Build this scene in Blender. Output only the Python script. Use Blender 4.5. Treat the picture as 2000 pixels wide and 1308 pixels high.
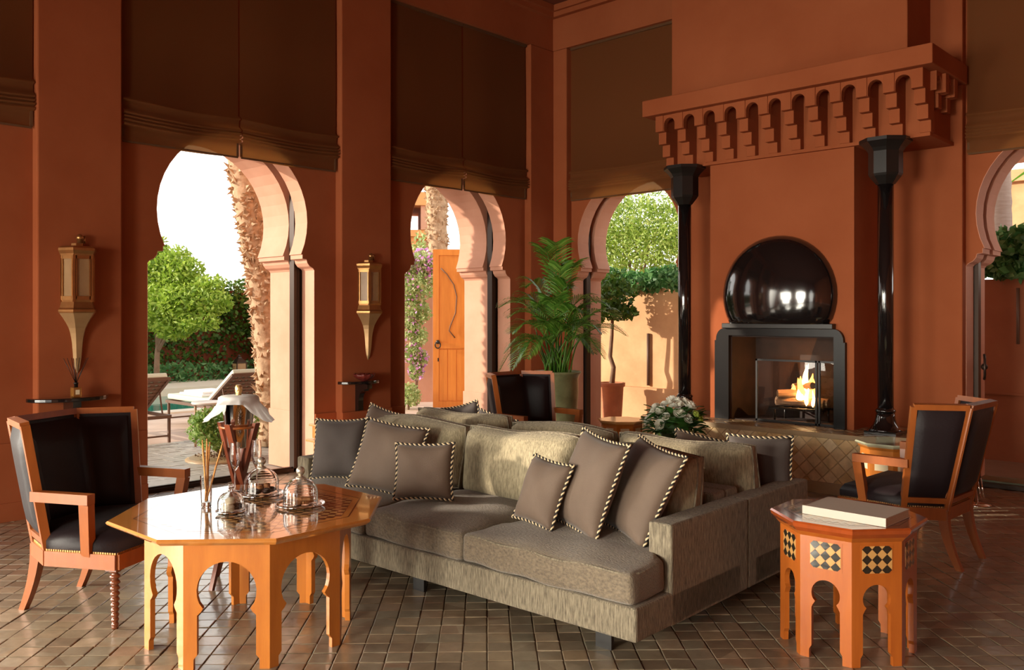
import bpy, bmesh, math, random
import numpy as np
from mathutils import Vector, Matrix, Euler
random.seed(7); np.random.seed(7)
PI = math.pi
for o in list(bpy.data.objects): bpy.data.objects.remove(o)
SC = bpy.context.scene
COL = SC.collection

# ------------------------------------------------------------------ camera
H = 1.55; F = 1700.0; YAW = math.radians(43.36)
CT, ST = math.cos(YAW), math.sin(YAW)
cd = bpy.data.cameras.new('camera'); cam = bpy.data.objects.new('camera', cd); COL.objects.link(cam)
cam.location = (0, 0, H); cam.rotation_euler = (PI/2, 0, YAW)
cd.sensor_width = 36; cd.lens = F/2000*36; cd.shift_y = -37/2000; cd.clip_end = 300
SC.camera = cam

# ------------------------------------------------------------------ light
SC.view_settings.view_transform = 'Standard'; SC.view_settings.look = 'None'
SC.view_settings.gamma = 1; SC.view_settings.use_curve_mapping = False
SC.view_settings.exposure = 0.0
w = bpy.data.worlds.new('world'); SC.world = w; w.use_nodes = True
wn = w.node_tree; bg = wn.nodes['Background']
# hazy evening sky: bright near the horizon all round, softer overhead
tcw = wn.nodes.new('ShaderNodeTexCoord'); sep = wn.nodes.new('ShaderNodeSeparateXYZ'); crw = wn.nodes.new('ShaderNodeValToRGB')
wn.links.new(tcw.outputs['Generated'], sep.inputs[0]); wn.links.new(sep.outputs['Z'], crw.inputs['Fac'])
crw.color_ramp.elements[0].position = .22; crw.color_ramp.elements[0].color = (1, .96, .90, 1)
crw.color_ramp.elements[1].position = .60; crw.color_ramp.elements[1].color = (.36, .37, .38, 1)
wn.links.new(crw.outputs['Color'], bg.inputs['Color']); bg.inputs['Strength'].default_value = 3.2
def light(name, kind, loc, energy, color, **kw):
    l = bpy.data.lights.new(name, kind); o = bpy.data.objects.new(name, l); COL.objects.link(o)
    l.energy = energy; l.color = color; o.location = loc
    for k, v in kw.items():
        if k == 'rot': o.rotation_euler = v
        elif k == 'dir': o.rotation_euler = Vector(v).to_track_quat('-Z', 'Y').to_euler()
        else: setattr(l, k, v)
    return o
EL = math.radians(15)
SUN = Vector((.6727*math.cos(EL), .7399*math.cos(EL), -math.sin(EL)))
light('sun', 'SUN', (0, 0, 20), 6.0, (1, .87, .70), dir=SUN, angle=math.radians(.8))
# area lamps added in the unseen arches to fill the room with soft light
for x, en in ((-5.9, 140), (-2.0, 270), (1.9, 20)):
    light('arch_fill_front', 'AREA', (x, -5.95, 1.4), en, (1, .93, .78), dir=(0, 1, -.24), shape='RECTANGLE', size=2.4, size_y=2.4, spread=math.radians(92))
for y in (-4.34, -.9):
    light('arch_fill_side', 'AREA', (-7.2, y, 1.4), 210, (1, .94, .80), dir=(1, .35, -.30), shape='RECTANGLE', size=1.6, size_y=2.5, spread=math.radians(110))

# ------------------------------------------------------------------ materials
MATS = {}
def mat(name, base, rough=.6, metal=0, noise=None, bump=None, coat=0, **kw):
    """noise=(scale, amount, colour2) mottling in object space; bump=(scale, strength)"""
    m = bpy.data.materials.new(name); m.use_nodes = True; n = m.node_tree; b = n.nodes['Principled BSDF']
    b.inputs['Base Color'].default_value = (*base, 1); b.inputs['Roughness'].default_value = rough
    b.inputs['Metallic'].default_value = metal; b.inputs['Coat Weight'].default_value = coat
    b.inputs['Coat Roughness'].default_value = kw.get('crough', .08)
    if kw.get('cior'): b.inputs['Coat IOR'].default_value = kw['cior']
    if kw.get('spec') is not None: b.inputs['Specular IOR Level'].default_value = kw['spec']
    tc = n.nodes.new('ShaderNodeNewGeometry')
    mp = n.nodes.new('ShaderNodeMapping'); n.links.new(tc.outputs['Position'], mp.inputs['Vector'])
    if kw.get('obj'):
        t2 = n.nodes.new('ShaderNodeTexCoord'); n.links.new(t2.outputs['Object'], mp.inputs['Vector'])
    mp.inputs['Scale'].default_value = kw.get('stretch', (1, 1, 1))
    mp.inputs['Rotation'].default_value = kw.get('maprot', (0, 0, 0))
    if noise:
        nz = n.nodes.new('ShaderNodeTexNoise'); nz.inputs['Scale'].default_value = noise[0]; nz.inputs['Detail'].default_value = 5
        nz.inputs['Roughness'].default_value = .6
        n.links.new(mp.outputs['Vector'], nz.inputs['Vector'])
        r = n.nodes.new('ShaderNodeValToRGB'); r.color_ramp.elements[0].position = .5-noise[1]; r.color_ramp.elements[1].position = .5+noise[1]
        r.color_ramp.elements[0].color = (*noise[2], 1); r.color_ramp.elements[1].color = (*base, 1)
        n.links.new(nz.outputs['Fac'], r.inputs['Fac']); n.links.new(r.outputs['Color'], b.inputs['Base Color'])
    if bump:
        nb = n.nodes.new('ShaderNodeTexNoise'); nb.inputs['Scale'].default_value = bump[0]; nb.inputs['Detail'].default_value = 4
        n.links.new(mp.outputs['Vector'], nb.inputs['Vector'])
        bp = n.nodes.new('ShaderNodeBump'); bp.inputs['Strength'].default_value = bump[1]; bp.inputs['Distance'].default_value = kw.get('bdist', .01)
        n.links.new(nb.outputs['Fac'], bp.inputs['Height']); n.links.new(bp.outputs['Normal'], b.inputs['Normal'])
    if kw.get('sheen'):
        b.inputs['Sheen Weight'].default_value = kw['sheen']; b.inputs['Sheen Roughness'].default_value = .5
    if kw.get('emit'):
        b.inputs['Emission Color'].default_value = (*kw['emit'][:3], 1); b.inputs['Emission Strength'].default_value = kw['emit'][3]
    if kw.get('trans'):
        b.inputs['Transmission Weight'].default_value = kw['trans']; b.inputs['IOR'].default_value = kw.get('ior', 1.45)
    if kw.get('alpha'):
        b.inputs['Alpha'].default_value = kw['alpha']
    MATS[name] = m; return m
terra = mat('terracotta_plaster', (.385, .112, .044), .85, noise=(1.1, .25, (.29, .074, .026)), bump=(9, .12), spec=.12)
ceilm = mat('dark_red_ceiling', (.17, .038, .014), .85)
jet = mat('satin_black_metal', (.006, .005, .005), .28, spec=.25)
salmon = mat('salmon_plaster', (.70, .37, .25), .8, noise=(2, .2, (.62, .30, .19)), bump=(12, .12))  # pale tone; on the inner door reveals it stands for the light there
ochre = mat('garden_wall_plaster', (.70, .42, .22), .85, noise=(2.2, .22, (.52, .28, .13)), bump=(8, .2))
orangewall = mat('orange_plaster', (.85, .38, .14), .8)
black = mat('black_lacquer', (.008, .006, .006), .12, coat=1)
blackm = mat('blackened_metal', (.012, .010, .009), .35)
soot = mat('sooty_firebrick', (.035, .016, .010), .8, noise=(6, .2, (.014, .007, .005)))
bronze = mat('dark_bronze', (.045, .028, .02), .35, metal=.6)
honey = mat('honey_wood', (.58, .20, .032), .32, noise=(3, .3, (.42, .125, .018)), coat=.25, spec=.3, stretch=(6, 6, .8), obj=1, bump=(20, .05))
honeytop = mat('honey_wood_top', (.66, .27, .06), .14, noise=(3, .3, (.52, .18, .035)), coat=1, cior=1.75, crough=.04, stretch=(1.2, 9, 1), obj=1)
redwood = mat('reddish_wood', (.46, .120, .015), .32, noise=(3, .3, (.34, .078, .010)), coat=.35, stretch=(6, 6, .8), obj=1)
redtop = mat('reddish_polished_wood', (.38, .07, .012), .13, coat=1, noise=(3, .3, (.28, .05, .01)), stretch=(6, 1.5, 1), obj=1)
chairwood = mat('chair_wood', (.37, .10, .018), .35, noise=(4, .3, (.25, .064, .011)), coat=.15, stretch=(5, 5, .8), obj=1)
def leafmat0(name, c, tr):
    m = mat(name, c, .9); n = m.node_tree; t = n.nodes.new('ShaderNodeBsdfTranslucent'); t.inputs['Color'].default_value = (*c, 1)
    mx = n.nodes.new('ShaderNodeMixShader'); mx.inputs[0].default_value = tr
    n.links.new(n.nodes['Principled BSDF'].outputs[0], mx.inputs[1]); n.links.new(t.outputs[0], mx.inputs[2]); n.links.new(mx.outputs[0], n.nodes['Material Output'].inputs['Surface']); return m
leather = mat('dark_leather', (.016, .009, .010), .5, spec=.25, sheen=.02, bump=(60, .12), noise=(3, .3, (.010, .006, .008)))
sofafab = mat('sofa_chenille', (.31, .26, .175), .95, noise=(28, .16, (.105, .082, .054)), bump=(60, .7), stretch=(4.0, 4.0, .6), obj=1, sheen=.12)
sofacush = mat('sofa_cushion_chenille', (.40, .335, .21), .95, noise=(28, .16, (.20, .165, .10)), bump=(60, .7), stretch=(3.4, 3.4, .7), obj=1, sheen=.12)
seatfab = mat('seat_velvet_chenille', (.225, .172, .112), .9, noise=(55, .2, (.10, .075, .05)), bump=(60, .7), stretch=(1.0, 3.4, 1.6), obj=1, sheen=.3)
pilfab = mat('throw_pillow_cloth', (.150, .100, .068), .75, noise=(4, .3, (.105, .068, .046)), bump=(260, .35), obj=1, sheen=.15, bdist=.004)
pilgrey = mat('grey_pillow_cloth', (.085, .066, .058), .75, noise=(4, .3, (.062, .048, .042)), bump=(260, .35), obj=1, sheen=.1, bdist=.004)
cream = mat('cream_cord', (.72, .56, .34), .7)
cordblk = mat('black_cord', (.012, .01, .01), .7)
stone = mat('beige_hearth_stone', (.42, .29, .15), .45, noise=(7, .3, (.30, .20, .10)), bump=(12, .1))
grout = mat('grout', (.17, .135, .095), .9)
groutlt = mat('pale_grout', (.52, .40, .24), .9)
ivory = mat('ivory_inlay', (.78, .66, .44), .35)
ebony = mat('ebony_inlay', (.015, .014, .010), .15, coat=1, cior=1.75, crough=.04)
gold_in = mat('pale_wood_inlay', (.66, .38, .12), .15, coat=1, cior=1.75, crough=.04, noise=(9, .3, (.50, .22, .07)))
brass = mat('aged_brass', (.52, .27, .10), .32, metal=.85, noise=(12, .3, (.36, .17, .06)))
pewter = mat('aged_pale_brass', (.55, .36, .18), .42, metal=.55, noise=(8, .3, (.42, .25, .11)))
silver = mat('polished_silver', (.82, .78, .74), .08, metal=1)
glass = mat('clear_glass', (1, 1, 1), .0, trans=1.0)
lampglass = mat('lantern_glass', (.62, .40, .20), .25, trans=.35, noise=(6, .3, (.42, .24, .12)))
white = mat('white_linen', (.88, .87, .85), .9, bump=(40, .2))
thincloth = leafmat0('thin_white_linen', (.88, .87, .85), .5)
bookw = mat('ivory_book_cloth', (.52, .46, .38), .6)
paper = mat('book_pages', (.60, .50, .36), .9, stretch=(1, 1, 60), noise=(10, .3, (.45, .34, .22)))
clay = mat('terracotta_pot_clay', (.55, .24, .12), .85, noise=(5, .2, (.42, .16, .08)), bump=(20, .3))
greenpot = mat('green_glaze', (.36, .40, .21), .3, noise=(5, .18, (.20, .23, .11)), coat=.4, bump=(7, .3))
soil = mat('soil', (.06, .035, .02), .95)
bark = mat('bark', (.30, .20, .13), .9, noise=(10, .3, (.18, .11, .07)), bump=(20, .6))
palmbark = mat('palm_trunk_fibre', (.66, .47, .30), .9, noise=(14, .3, (.28, .17, .09)), bump=(20, .8))
greybark = mat('grey_palm_bark', (.42, .33, .28), .9, noise=(5, .3, (.30, .22, .18)), stretch=(1, 1, 6), bump=(8, .5))
water = mat('pool_water', (.02, .22, .17), .05, bump=(5, .15))
coping = mat('pale_coping', (.80, .72, .58), .7)
patio = mat('patio_stone', (.66, .50, .40), .7, noise=(3, .2, (.56, .41, .32)), bump=(10, .2))
patiotile = mat('patio_brick', (.42, .40, .36), .45, noise=(9, .2, (.30, .27, .23)))
wicker = mat('brown_woven_strap', (.16, .075, .04), .6)
ironbr = mat('brown_iron', (.13, .07, .045), .5)
cushmint = mat('pale_green_cushion', (.58, .64, .52), .85)
doorwood = mat('orange_gate_wood', (.78, .30, .05), .4, noise=(3, .3, (.60, .19, .025)), stretch=(7, 7, .7), obj=1)
biscuit = mat('biscuit', (.50, .24, .09), .8, bump=(90, .5), noise=(30, .2, (.30, .12, .04)))
choc = mat('chocolate', (.045, .018, .010), .5, bump=(60, .3))
macaron = mat('pale_macaron', (.62, .52, .36), .7)
stick = mat('breadstick_crust', (.66, .33, .10), .8, bump=(90, .5), noise=(30, .3, (.48, .20, .05)))
flame = mat('flame', (1, .4, .05), .5, emit=(1, .36, .05, 7))
flamecore = mat('flame_core', (1, .8, .4), .5, emit=(1, .66, .26, 14))
ember = mat('ember', (.3, .05, .01), .8, emit=(1, .18, .02, 1.5))
logm = mat('firewood', (.38, .24, .14), .9, noise=(12, .3, (.20, .11, .06)), bump=(20, .5))
petal = leafmat0('white_rose_petal', (.90, .89, .78), .3)
limeg = mat('lime_petal', (.55, .72, .12), .6)
darkred = mat('dark_red_ceramic', (.20, .03, .02), .35, noise=(30, .3, (.07, .01, .01)))
amber = mat('amber_bottle', (.50, .22, .05), .1, trans=.6)
goldfoil = mat('gold_foil', (.80, .52, .22), .35, metal=.8, bump=(60, .6))

def leafmat(name, c1, c2, c3, transl=.35, rough=.45):
    m = bpy.data.materials.new(name); m.use_nodes = True; n = m.node_tree; b = n.nodes['Principled BSDF']
    g = n.nodes.new('ShaderNodeNewGeometry')
    r = n.nodes.new('ShaderNodeValToRGB'); e = r.color_ramp.elements
    e[0].color = (*c1, 1); e[1].color = (*c3, 1); k = e.new(.5); k.color = (*c2, 1)
    n.links.new(g.outputs['Random Per Island'], r.inputs['Fac']); n.links.new(r.outputs['Color'], b.inputs['Base Color'])
    b.inputs['Roughness'].default_value = rough
    t = n.nodes.new('ShaderNodeBsdfTranslucent'); n.links.new(r.outputs['Color'], t.inputs['Color'])
    mx = n.nodes.new('ShaderNodeMixShader'); mx.inputs[0].default_value = transl
    n.links.new(b.outputs[0], mx.inputs[1]); n.links.new(t.outputs[0], mx.inputs[2])
    n.links.new(mx.outputs[0], n.nodes['Material Output'].inputs['Surface'])
    return m
lf_tree = leafmat('bright_tree_leaf', (.20, .34, .03), (.34, .50, .05), (.55, .68, .14))
lf_hedge = leafmat('ivy_leaf', (.035, .09, .012), (.07, .17, .02), (.16, .30, .05))
lf_bush = leafmat('bush_leaf', (.14, .26, .05), (.24, .40, .08), (.40, .55, .18))
lf_palm = leafmat('palm_leaf', (.06, .17, .02), (.11, .29, .03), (.24, .46, .08), .35, .30)
lf_bam = leafmat('feathery_leaf', (.22, .36, .05), (.38, .54, .09), (.62, .72, .25))
lf_dark = leafmat('glossy_ivy_leaf', (.05, .16, .04), (.09, .26, .07), (.22, .40, .16))
lf_boug = leafmat('bougainvillea_leaf', (.25, .36, .10), (.42, .54, .20), (.70, .74, .42))
lf_pink = leafmat('bougainvillea_bract', (.62, .22, .60), (.78, .34, .76), (.90, .52, .85))
lf_bq = leafmat('bouquet_leaf', (.02, .09, .012), (.04, .16, .02), (.10, .26, .05), .25)
def blindmat():
    m = bpy.data.materials.new('brown_linen_blind'); m.use_nodes = True; n = m.node_tree; b = n.nodes['Principled BSDF']
    b.inputs['Base Color'].default_value = (.20, .072, .017, 1); b.inputs['Roughness'].default_value = .9
    g = n.nodes.new('ShaderNodeNewGeometry'); mp = n.nodes.new('ShaderNodeMapping'); mp.inputs['Scale'].default_value = (60, 60, 400)
    n.links.new(g.outputs['Position'], mp.inputs['Vector'])
    nz = n.nodes.new('ShaderNodeTexNoise'); nz.inputs['Scale'].default_value = 1; n.links.new(mp.outputs[0], nz.inputs['Vector'])
    bp = n.nodes.new('ShaderNodeBump'); bp.inputs['Strength'].default_value = .2; bp.inputs['Distance'].default_value = .003
    n.links.new(nz.outputs['Fac'], bp.inputs['Height']); n.links.new(bp.outputs['Normal'], b.inputs['Normal'])
    t = n.nodes.new('ShaderNodeBsdfTranslucent'); t.inputs['Color'].default_value = (.60, .28, .07, 1)
    mx = n.nodes.new('ShaderNodeMixShader'); mx.inputs[0].default_value = .42
    n.links.new(b.outputs[0], mx.inputs[1]); n.links.new(t.outputs[0], mx.inputs[2])
    tr = n.nodes.new('ShaderNodeBsdfTransparent'); tr.inputs['Color'].default_value = (.8, .55, .30, 1)
    m2 = n.nodes.new('ShaderNodeMixShader'); m2.inputs[0].default_value = .03
    n.links.new(mx.outputs[0], m2.inputs[1]); n.links.new(tr.outputs[0], m2.inputs[2])
    n.links.new(m2.outputs[0], n.nodes['Material Output'].inputs['Surface'])
    return m
linen = blindmat()
def tilemat(name, cell, stops, rough, rot=PI/4, coat=0.0, vertical=False):
    """per tile colour: white noise on the snapped tile cell + fine mottling"""
    m = bpy.data.materials.new(name); m.use_nodes = True; n = m.node_tree; b = n.nodes['Principled BSDF']
    g = n.nodes.new('ShaderNodeNewGeometry'); r0 = n.nodes.new('ShaderNodeVectorRotate')
    r0.rotation_type = 'Y_AXIS' if vertical else 'Z_AXIS'
    r0.inputs['Angle'].default_value = rot; n.links.new(g.outputs['Position'], r0.inputs['Vector'])
    mp = n.nodes.new('ShaderNodeVectorMath'); mp.operation = 'SCALE'; mp.inputs['Scale'].default_value = 1/cell
    n.links.new(r0.outputs[0], mp.inputs[0])
    fl = n.nodes.new('ShaderNodeVectorMath'); fl.operation = 'FLOOR'; n.links.new(mp.outputs[0], fl.inputs[0])
    mul = n.nodes.new('ShaderNodeVectorMath'); mul.operation = 'MULTIPLY'
    mul.inputs[1].default_value = (1, 0, 1) if vertical else (1, 1, 0)
    n.links.new(fl.outputs[0], mul.inputs[0])
    wnz = n.nodes.new('ShaderNodeTexWhiteNoise'); n.links.new(mul.outputs[0], wnz.inputs['Vector'])
    cr = n.nodes.new('ShaderNodeValToRGB'); e = cr.color_ramp.elements
    e[0].color = (*stops[0], 1); e[1].color = (*stops[-1], 1)
    for i, s in enumerate(stops[1:-1]): k = e.new((i+1)/(len(stops)-1)); k.color = (*s, 1)
    n.links.new(wnz.outputs['Value'], cr.inputs['Fac'])
    nz = n.nodes.new('ShaderNodeTexNoise'); nz.inputs['Scale'].default_value = 14; nz.inputs['Detail'].default_value = 4
    n.links.new(g.outputs['Position'], nz.inputs['Vector'])
    mx = n.nodes.new('ShaderNodeMix'); mx.data_type = 'RGBA'; mx.blend_type = 'MULTIPLY'; mx.inputs[0].default_value = .55
    sc_ = n.nodes.new('ShaderNodeValToRGB'); sc_.color_ramp.elements[0].position = .3; sc_.color_ramp.elements[1].position = .7
    sc_.color_ramp.elements[0].color = (.45, .42, .38, 1); sc_.color_ramp.elements[1].color = (1, 1, 1, 1)
    n.links.new(nz.outputs['Fac'], sc_.inputs['Fac'])
    n.links.new(cr.outputs['Color'], mx.inputs[6]); n.links.new(sc_.outputs['Color'], mx.inputs[7])
    n.links.new(mx.outputs[2], b.inputs['Base Color'])
    b.inputs['Roughness'].default_value = rough; b.inputs['Coat Weight'].default_value = coat; b.inputs['Coat Roughness'].default_value = .12
    bp = n.nodes.new('ShaderNodeBump'); bp.inputs['Strength'].default_value = .35; bp.inputs['Distance'].default_value = .006
    n.links.new(nz.outputs['Fac'], bp.inputs['Height']); n.links.new(bp.outputs['Normal'], b.inputs['Normal'])
    n.links.new(bp.outputs['Normal'], b.inputs['Coat Normal'])
    return m
CELL = .115
tilem = tilemat('glazed_clay_tile', CELL, [(.22, .165, .110), (.31, .235, .155), (.25, .205, .145), (.36, .265, .165), (.25, .225, .165), (.40, .31, .21), (.29, .185, .12)], .32, coat=.5)
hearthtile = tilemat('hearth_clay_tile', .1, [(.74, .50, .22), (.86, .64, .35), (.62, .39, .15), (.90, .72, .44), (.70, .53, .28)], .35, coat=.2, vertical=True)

# ------------------------------------------------------------------ mesh helpers
class MB:
    def __init__(s): s.v = []; s.f = []; s.m = []; s.sm = []
    def add(s, vs, fs, mi=0, smooth=False):
        o = len(s.v); s.v += [tuple(p) for p in vs]
        for f in fs: s.f.append(tuple(o+i for i in f)); s.m.append(mi); s.sm.append(smooth)
        return s
    def box(s, x0, x1, y0, y1, z0, z1, mi=0):
        x0, x1 = sorted((x0, x1)); y0, y1 = sorted((y0, y1)); z0, z1 = sorted((z0, z1))
        v = [(x, y, z) for z in (z0, z1) for x, y in ((x0, y0), (x1, y0), (x1, y1), (x0, y1))]
        return s.add(v, [(3, 2, 1, 0), (4, 5, 6, 7), (0, 1, 5, 4), (1, 2, 6, 5), (2, 3, 7, 6), (3, 0, 4, 7)], mi)
    def bar(s, p0, p1, w, d, side=(0, 0, 1), mi=0, w1=None, d1=None):
        p0, p1 = Vector(p0), Vector(p1); a = (p1-p0).normalized(); sd = Vector(side); sd = (sd-a*sd.dot(a)).normalized(); n = a.cross(sd)
        w1 = w if w1 is None else w1; d1 = d if d1 is None else d1
        v = []
        for p, ww, dd in ((p0, w, d), (p1, w1, d1)):
            for i, j in ((-1, -1), (1, -1), (1, 1), (-1, 1)): v.append(p+sd*(i*ww/2)+n*(j*dd/2))
        return s.add(v, [(3, 2, 1, 0), (4, 5, 6, 7), (0, 1, 5, 4), (1, 2, 6, 5), (2, 3, 7, 6), (3, 0, 4, 7)], mi)
    def prism(s, poly, fn, d0, d1, mi=0):
        """poly 2D; fn(u,v,d)->3D; extruded d0..d1"""
        n = len(poly); v = [fn(u, w_, d0) for u, w_ in poly]+[fn(u, w_, d1) for u, w_ in poly]
        fs = [tuple(range(n))[::-1], tuple(range(n, 2*n))]+[(i, (i+1) % n, n+(i+1) % n, n+i) for i in range(n)]
        return s.add(v, fs, mi)
    def lathe(s, prof, n=24, c=(0, 0, 0), mi=0, smooth=True, cap=True, sx=1, sy=1, rot=0, z=True):
        v = []
        for r, z_ in prof:
            for k in range(n): a = 2*PI*k/n+rot; v.append((c[0]+r*math.cos(a)*sx, c[1]+r*math.sin(a)*sy, c[2]+z_))
        fs = []
        for i in range(len(prof)-1):
            for k in range(n): fs.append((i*n+k, i*n+(k+1) % n, (i+1)*n+(k+1) % n, (i+1)*n+k))
        s.add(v, fs, mi, smooth)
        if cap:
            o = len(s.v)-len(v)
            if prof[0][0] > 1e-4: s.f.append(tuple(o+k for k in range(n))[::-1]); s.m.append(mi); s.sm.append(False)
            if prof[-1][0] > 1e-4: s.f.append(tuple(o+(len(prof)-1)*n+k for k in range(n))); s.m.append(mi); s.sm.append(False)
        return s
    def tube(s, pts, r, n=8, mi=0, smooth=True, cap=True):
        pts = [Vector(p) for p in pts]; m_ = len(pts); rs = r if isinstance(r, (list, tuple)) else [r]*m_
        v = []; up = None
        for i, p in enumerate(pts):
            t = (pts[min(i+1, m_-1)]-pts[max(i-1, 0)])
            t = t.normalized() if t.length > 1e-9 else Vector((0, 0, 1))
            if up is None:
                up = Vector((0, 0, 1)) if abs(t.z) < .9 else Vector((1, 0, 0))
            up = (up-t*up.dot(t)).normalized(); b_ = t.cross(up)
            for k in range(n): a = 2*PI*k/n; v.append(p+(up*math.cos(a)+b_*math.sin(a))*rs[i])
        fs = [(i*n+k, i*n+(k+1) % n, (i+1)*n+(k+1) % n, (i+1)*n+k) for i in range(m_-1) for k in range(n)]
        s.add(v, fs, mi, smooth)
        if cap:
            o = len(s.v)-len(v)
            s.f.append(tuple(o+k for k in range(n))[::-1]); s.m.append(mi); s.sm.append(False)
            s.f.append(tuple(o+(m_-1)*n+k for k in range(n))); s.m.append(mi); s.sm.append(False)
        return s
    def loft(s, secs, mi=0, smooth=False, closed=False):
        n = len(secs[0]); v = [p for q in secs for p in q]
        fs = [(i*n+k, i*n+(k+1) % n, (i+1)*n+(k+1) % n, (i+1)*n+k) for i in range(len(secs)-1) for k in range(n)]
        s.add(v, fs, mi, smooth); o = len(s.v)-len(v)
        for q in (tuple(o+k for k in range(n))[::-1], tuple(o+(len(secs)-1)*n+k for k in range(n))): s.f.append(q); s.m.append(mi); s.sm.append(False)
        return s
    def glathe(s, prof, n=36, **k):
        q = []
        for i in range(len(prof)):
            a = prof[i]; q.append(a)
            if i+1 < len(prof):
                b = prof[i+1]; L = math.hypot(b[0]-a[0], b[1]-a[1])
                if L > .003:
                    for e in (.0004/L, 1-.0004/L): q.append((a[0]+(b[0]-a[0])*e, a[1]+(b[1]-a[1])*e))
        return s.lathe(q, n, cap=False, **k)
    def ball(s, c, r, n=10, m_=6, sc=(1, 1, 1), mi=0):
        v = [(c[0], c[1], c[2]-r*sc[2])]
        for i in range(1, m_):
            ph = -PI/2+PI*i/m_
            for k in range(n):
                a = 2*PI*k/n; v.append((c[0]+r*sc[0]*math.cos(ph)*math.cos(a), c[1]+r*sc[1]*math.cos(ph)*math.sin(a), c[2]+r*sc[2]*math.sin(ph)))
        v.append((c[0], c[1], c[2]+r*sc[2])); L = len(v)-1; fs = []
        for k in range(n): fs.append((0, 1+(k+1) % n, 1+k)); fs.append((L, L-n+k, L-n+(k+1) % n))
        for i in range(m_-2):
            for k in range(n): fs.append((1+i*n+k, 1+i*n+(k+1) % n, 1+(i+1)*n+(k+1) % n, 1+(i+1)*n+k))
        return s.add(v, fs, mi, True)
    def mesh(s, name, mats):
        me = bpy.data.meshes.new(name); me.from_pydata(s.v, [], s.f)
        for m_ in (mats if isinstance(mats, (list, tuple)) else [mats]): me.materials.append(m_)
        me.polygons.foreach_set('material_index', s.m); me.polygons.foreach_set('use_smooth', s.sm); me.update(); return me
    def build(s, name, mats, parent=None, loc=None, rz=None, bevel=0, seg=2, fixn=False):
        me = s.mesh(name, mats)
        if fixn or bevel:
            b = bmesh.new(); b.from_mesh(me)
            if fixn: bmesh.ops.recalc_face_normals(b, faces=b.faces)
            if bevel:
                bmesh.ops.remove_doubles(b, verts=b.verts, dist=1e-5)
                es = [e for e in b.edges if len(e.link_faces) == 2 and e.calc_face_angle(0) > .5]
                bmesh.ops.bevel(b, geom=es, offset=bevel, segments=seg, affect='EDGES', profile=.5, clamp_overlap=True)
            b.to_mesh(me); b.free()
        o = bpy.data.objects.new(name, me); COL.objects.link(o)
        if parent: o.parent = parent
        if loc is not None: o.location = loc
        if rz is not None: o.rotation_euler = (0, 0, rz)
        return o
def tag(o, label=None, cat=None, group=None, kind=None):
    if label: o['label'] = label
    if cat: o['category'] = cat
    if group: o['group'] = group
    if kind: o['kind'] = kind
    return o
def thing(name, label, cat, loc=(0, 0, 0), rz=0, group=None):
    o = bpy.data.objects.new(name, None); COL.objects.link(o); o.empty_display_size = .1
    o.location = loc; o.rotation_euler = (0, 0, rz); return tag(o, label, cat, group)
def struct(o): o['kind'] = 'structure'; return o
def copy_tree(o, parent=None):
    c = o.copy(); COL.objects.link(c); c.parent = parent
    for ch in [x for x in bpy.data.objects if x.parent == o]: copy_tree(ch, c)
    return c
def child(src, name, parent, loc=(0, 0, 0), rot=(0, 0, 0), scale=(1, 1, 1)):
    o = bpy.data.objects.new(name, src if isinstance(src, bpy.types.Mesh) else src.data); COL.objects.link(o)
    o.parent = parent; o.location = loc; o.rotation_euler = rot; o.scale = scale; return o
def c2w(x, y, z=0): return Vector((x*CT-y*ST, x*ST+y*CT, z))
def D(px, t, z=0): return c2w((px-1000)/F*t, t, z)                    # pixel column at depth t
def G(px, py, z=0): return D(px, (H-z)*F/(py-617), z)                 # pixel on a level z plane
def cang(deg): return math.radians(deg)+YAW                            # camera-frame angle to world
def X_of(px, Y): a = (px-1000)/F; return (a*CT-ST)*Y/(a*ST+CT)
def Y_of(px, X): a = (px-1000)/F; return (a*ST+CT)*X/(a*CT-ST)
def clip_poly(poly, x0, x1, z0, z1):
    def cl(p, ax, val, keep):
        out = []
        for i in range(len(p)):
            a, b_ = p[i], p[(i+1) % len(p)]; ia = (a[ax] >= val) == keep or a[ax] == val; ib = (b_[ax] >= val) == keep or b_[ax] == val
            if ia: out.append(a)
            if ia != ib:
                t = (val-a[ax])/(b_[ax]-a[ax]); out.append((a[0]+t*(b_[0]-a[0]), a[1]+t*(b_[1]-a[1])))
        return out
    for ax, val, keep in ((0, x0, True), (0, x1, False), (1, z0, True), (1, z1, False)):
        if len(poly) < 3: return []
        poly = cl(poly, ax, val, keep)
    return poly
def area(p): return abs(sum(p[i][0]*p[(i+1) % len(p)][1]-p[(i+1) % len(p)][0]*p[i][1] for i in range(len(p))))/2
def fol(name, pts, size, m, parent=None, aspect=2.2, jit=.4, extra=None, up=None):
    """leaf quads at numpy pts (N,3)"""
    N = len(pts); pts = np.asarray(pts, float)
    a = np.random.randn(N, 3)
    if up is not None: a = a*.6+np.array(up)
    a /= np.linalg.norm(a, axis=1)[:, None]
    b = np.random.randn(N, 3); b -= a*(a*b).sum(1)[:, None]; b /= np.linalg.norm(b, axis=1)[:, None]
    s_ = (size*(1+jit*(np.random.rand(N)-.5)*2))[:, None]
    A = a*s_*.5; B = b*s_*.5/aspect
    n_ = np.cross(a, b)*s_*.08
    V = np.stack([pts-A, pts+B+n_, pts+A, pts-B+n_], 1).reshape(-1, 3)
    Fc = np.arange(N*4).reshape(-1, 4)
    me = bpy.data.meshes.new(name); me.vertices.add(N*4); me.vertices.foreach_set('co', V.ravel())
    me.loops.add(N*4); me.loops.foreach_set('vertex_index', Fc.ravel())
    me.polygons.add(N); me.polygons.foreach_set('loop_start', np.arange(N)*4); me.polygons.foreach_set('loop_total', np.full(N, 4))
    me.materials.append(m); me.update(calc_edges=True); me.validate()
    o = bpy.data.objects.new(name, me); COL.objects.link(o)
    if parent: o.parent = parent
    return o
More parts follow.
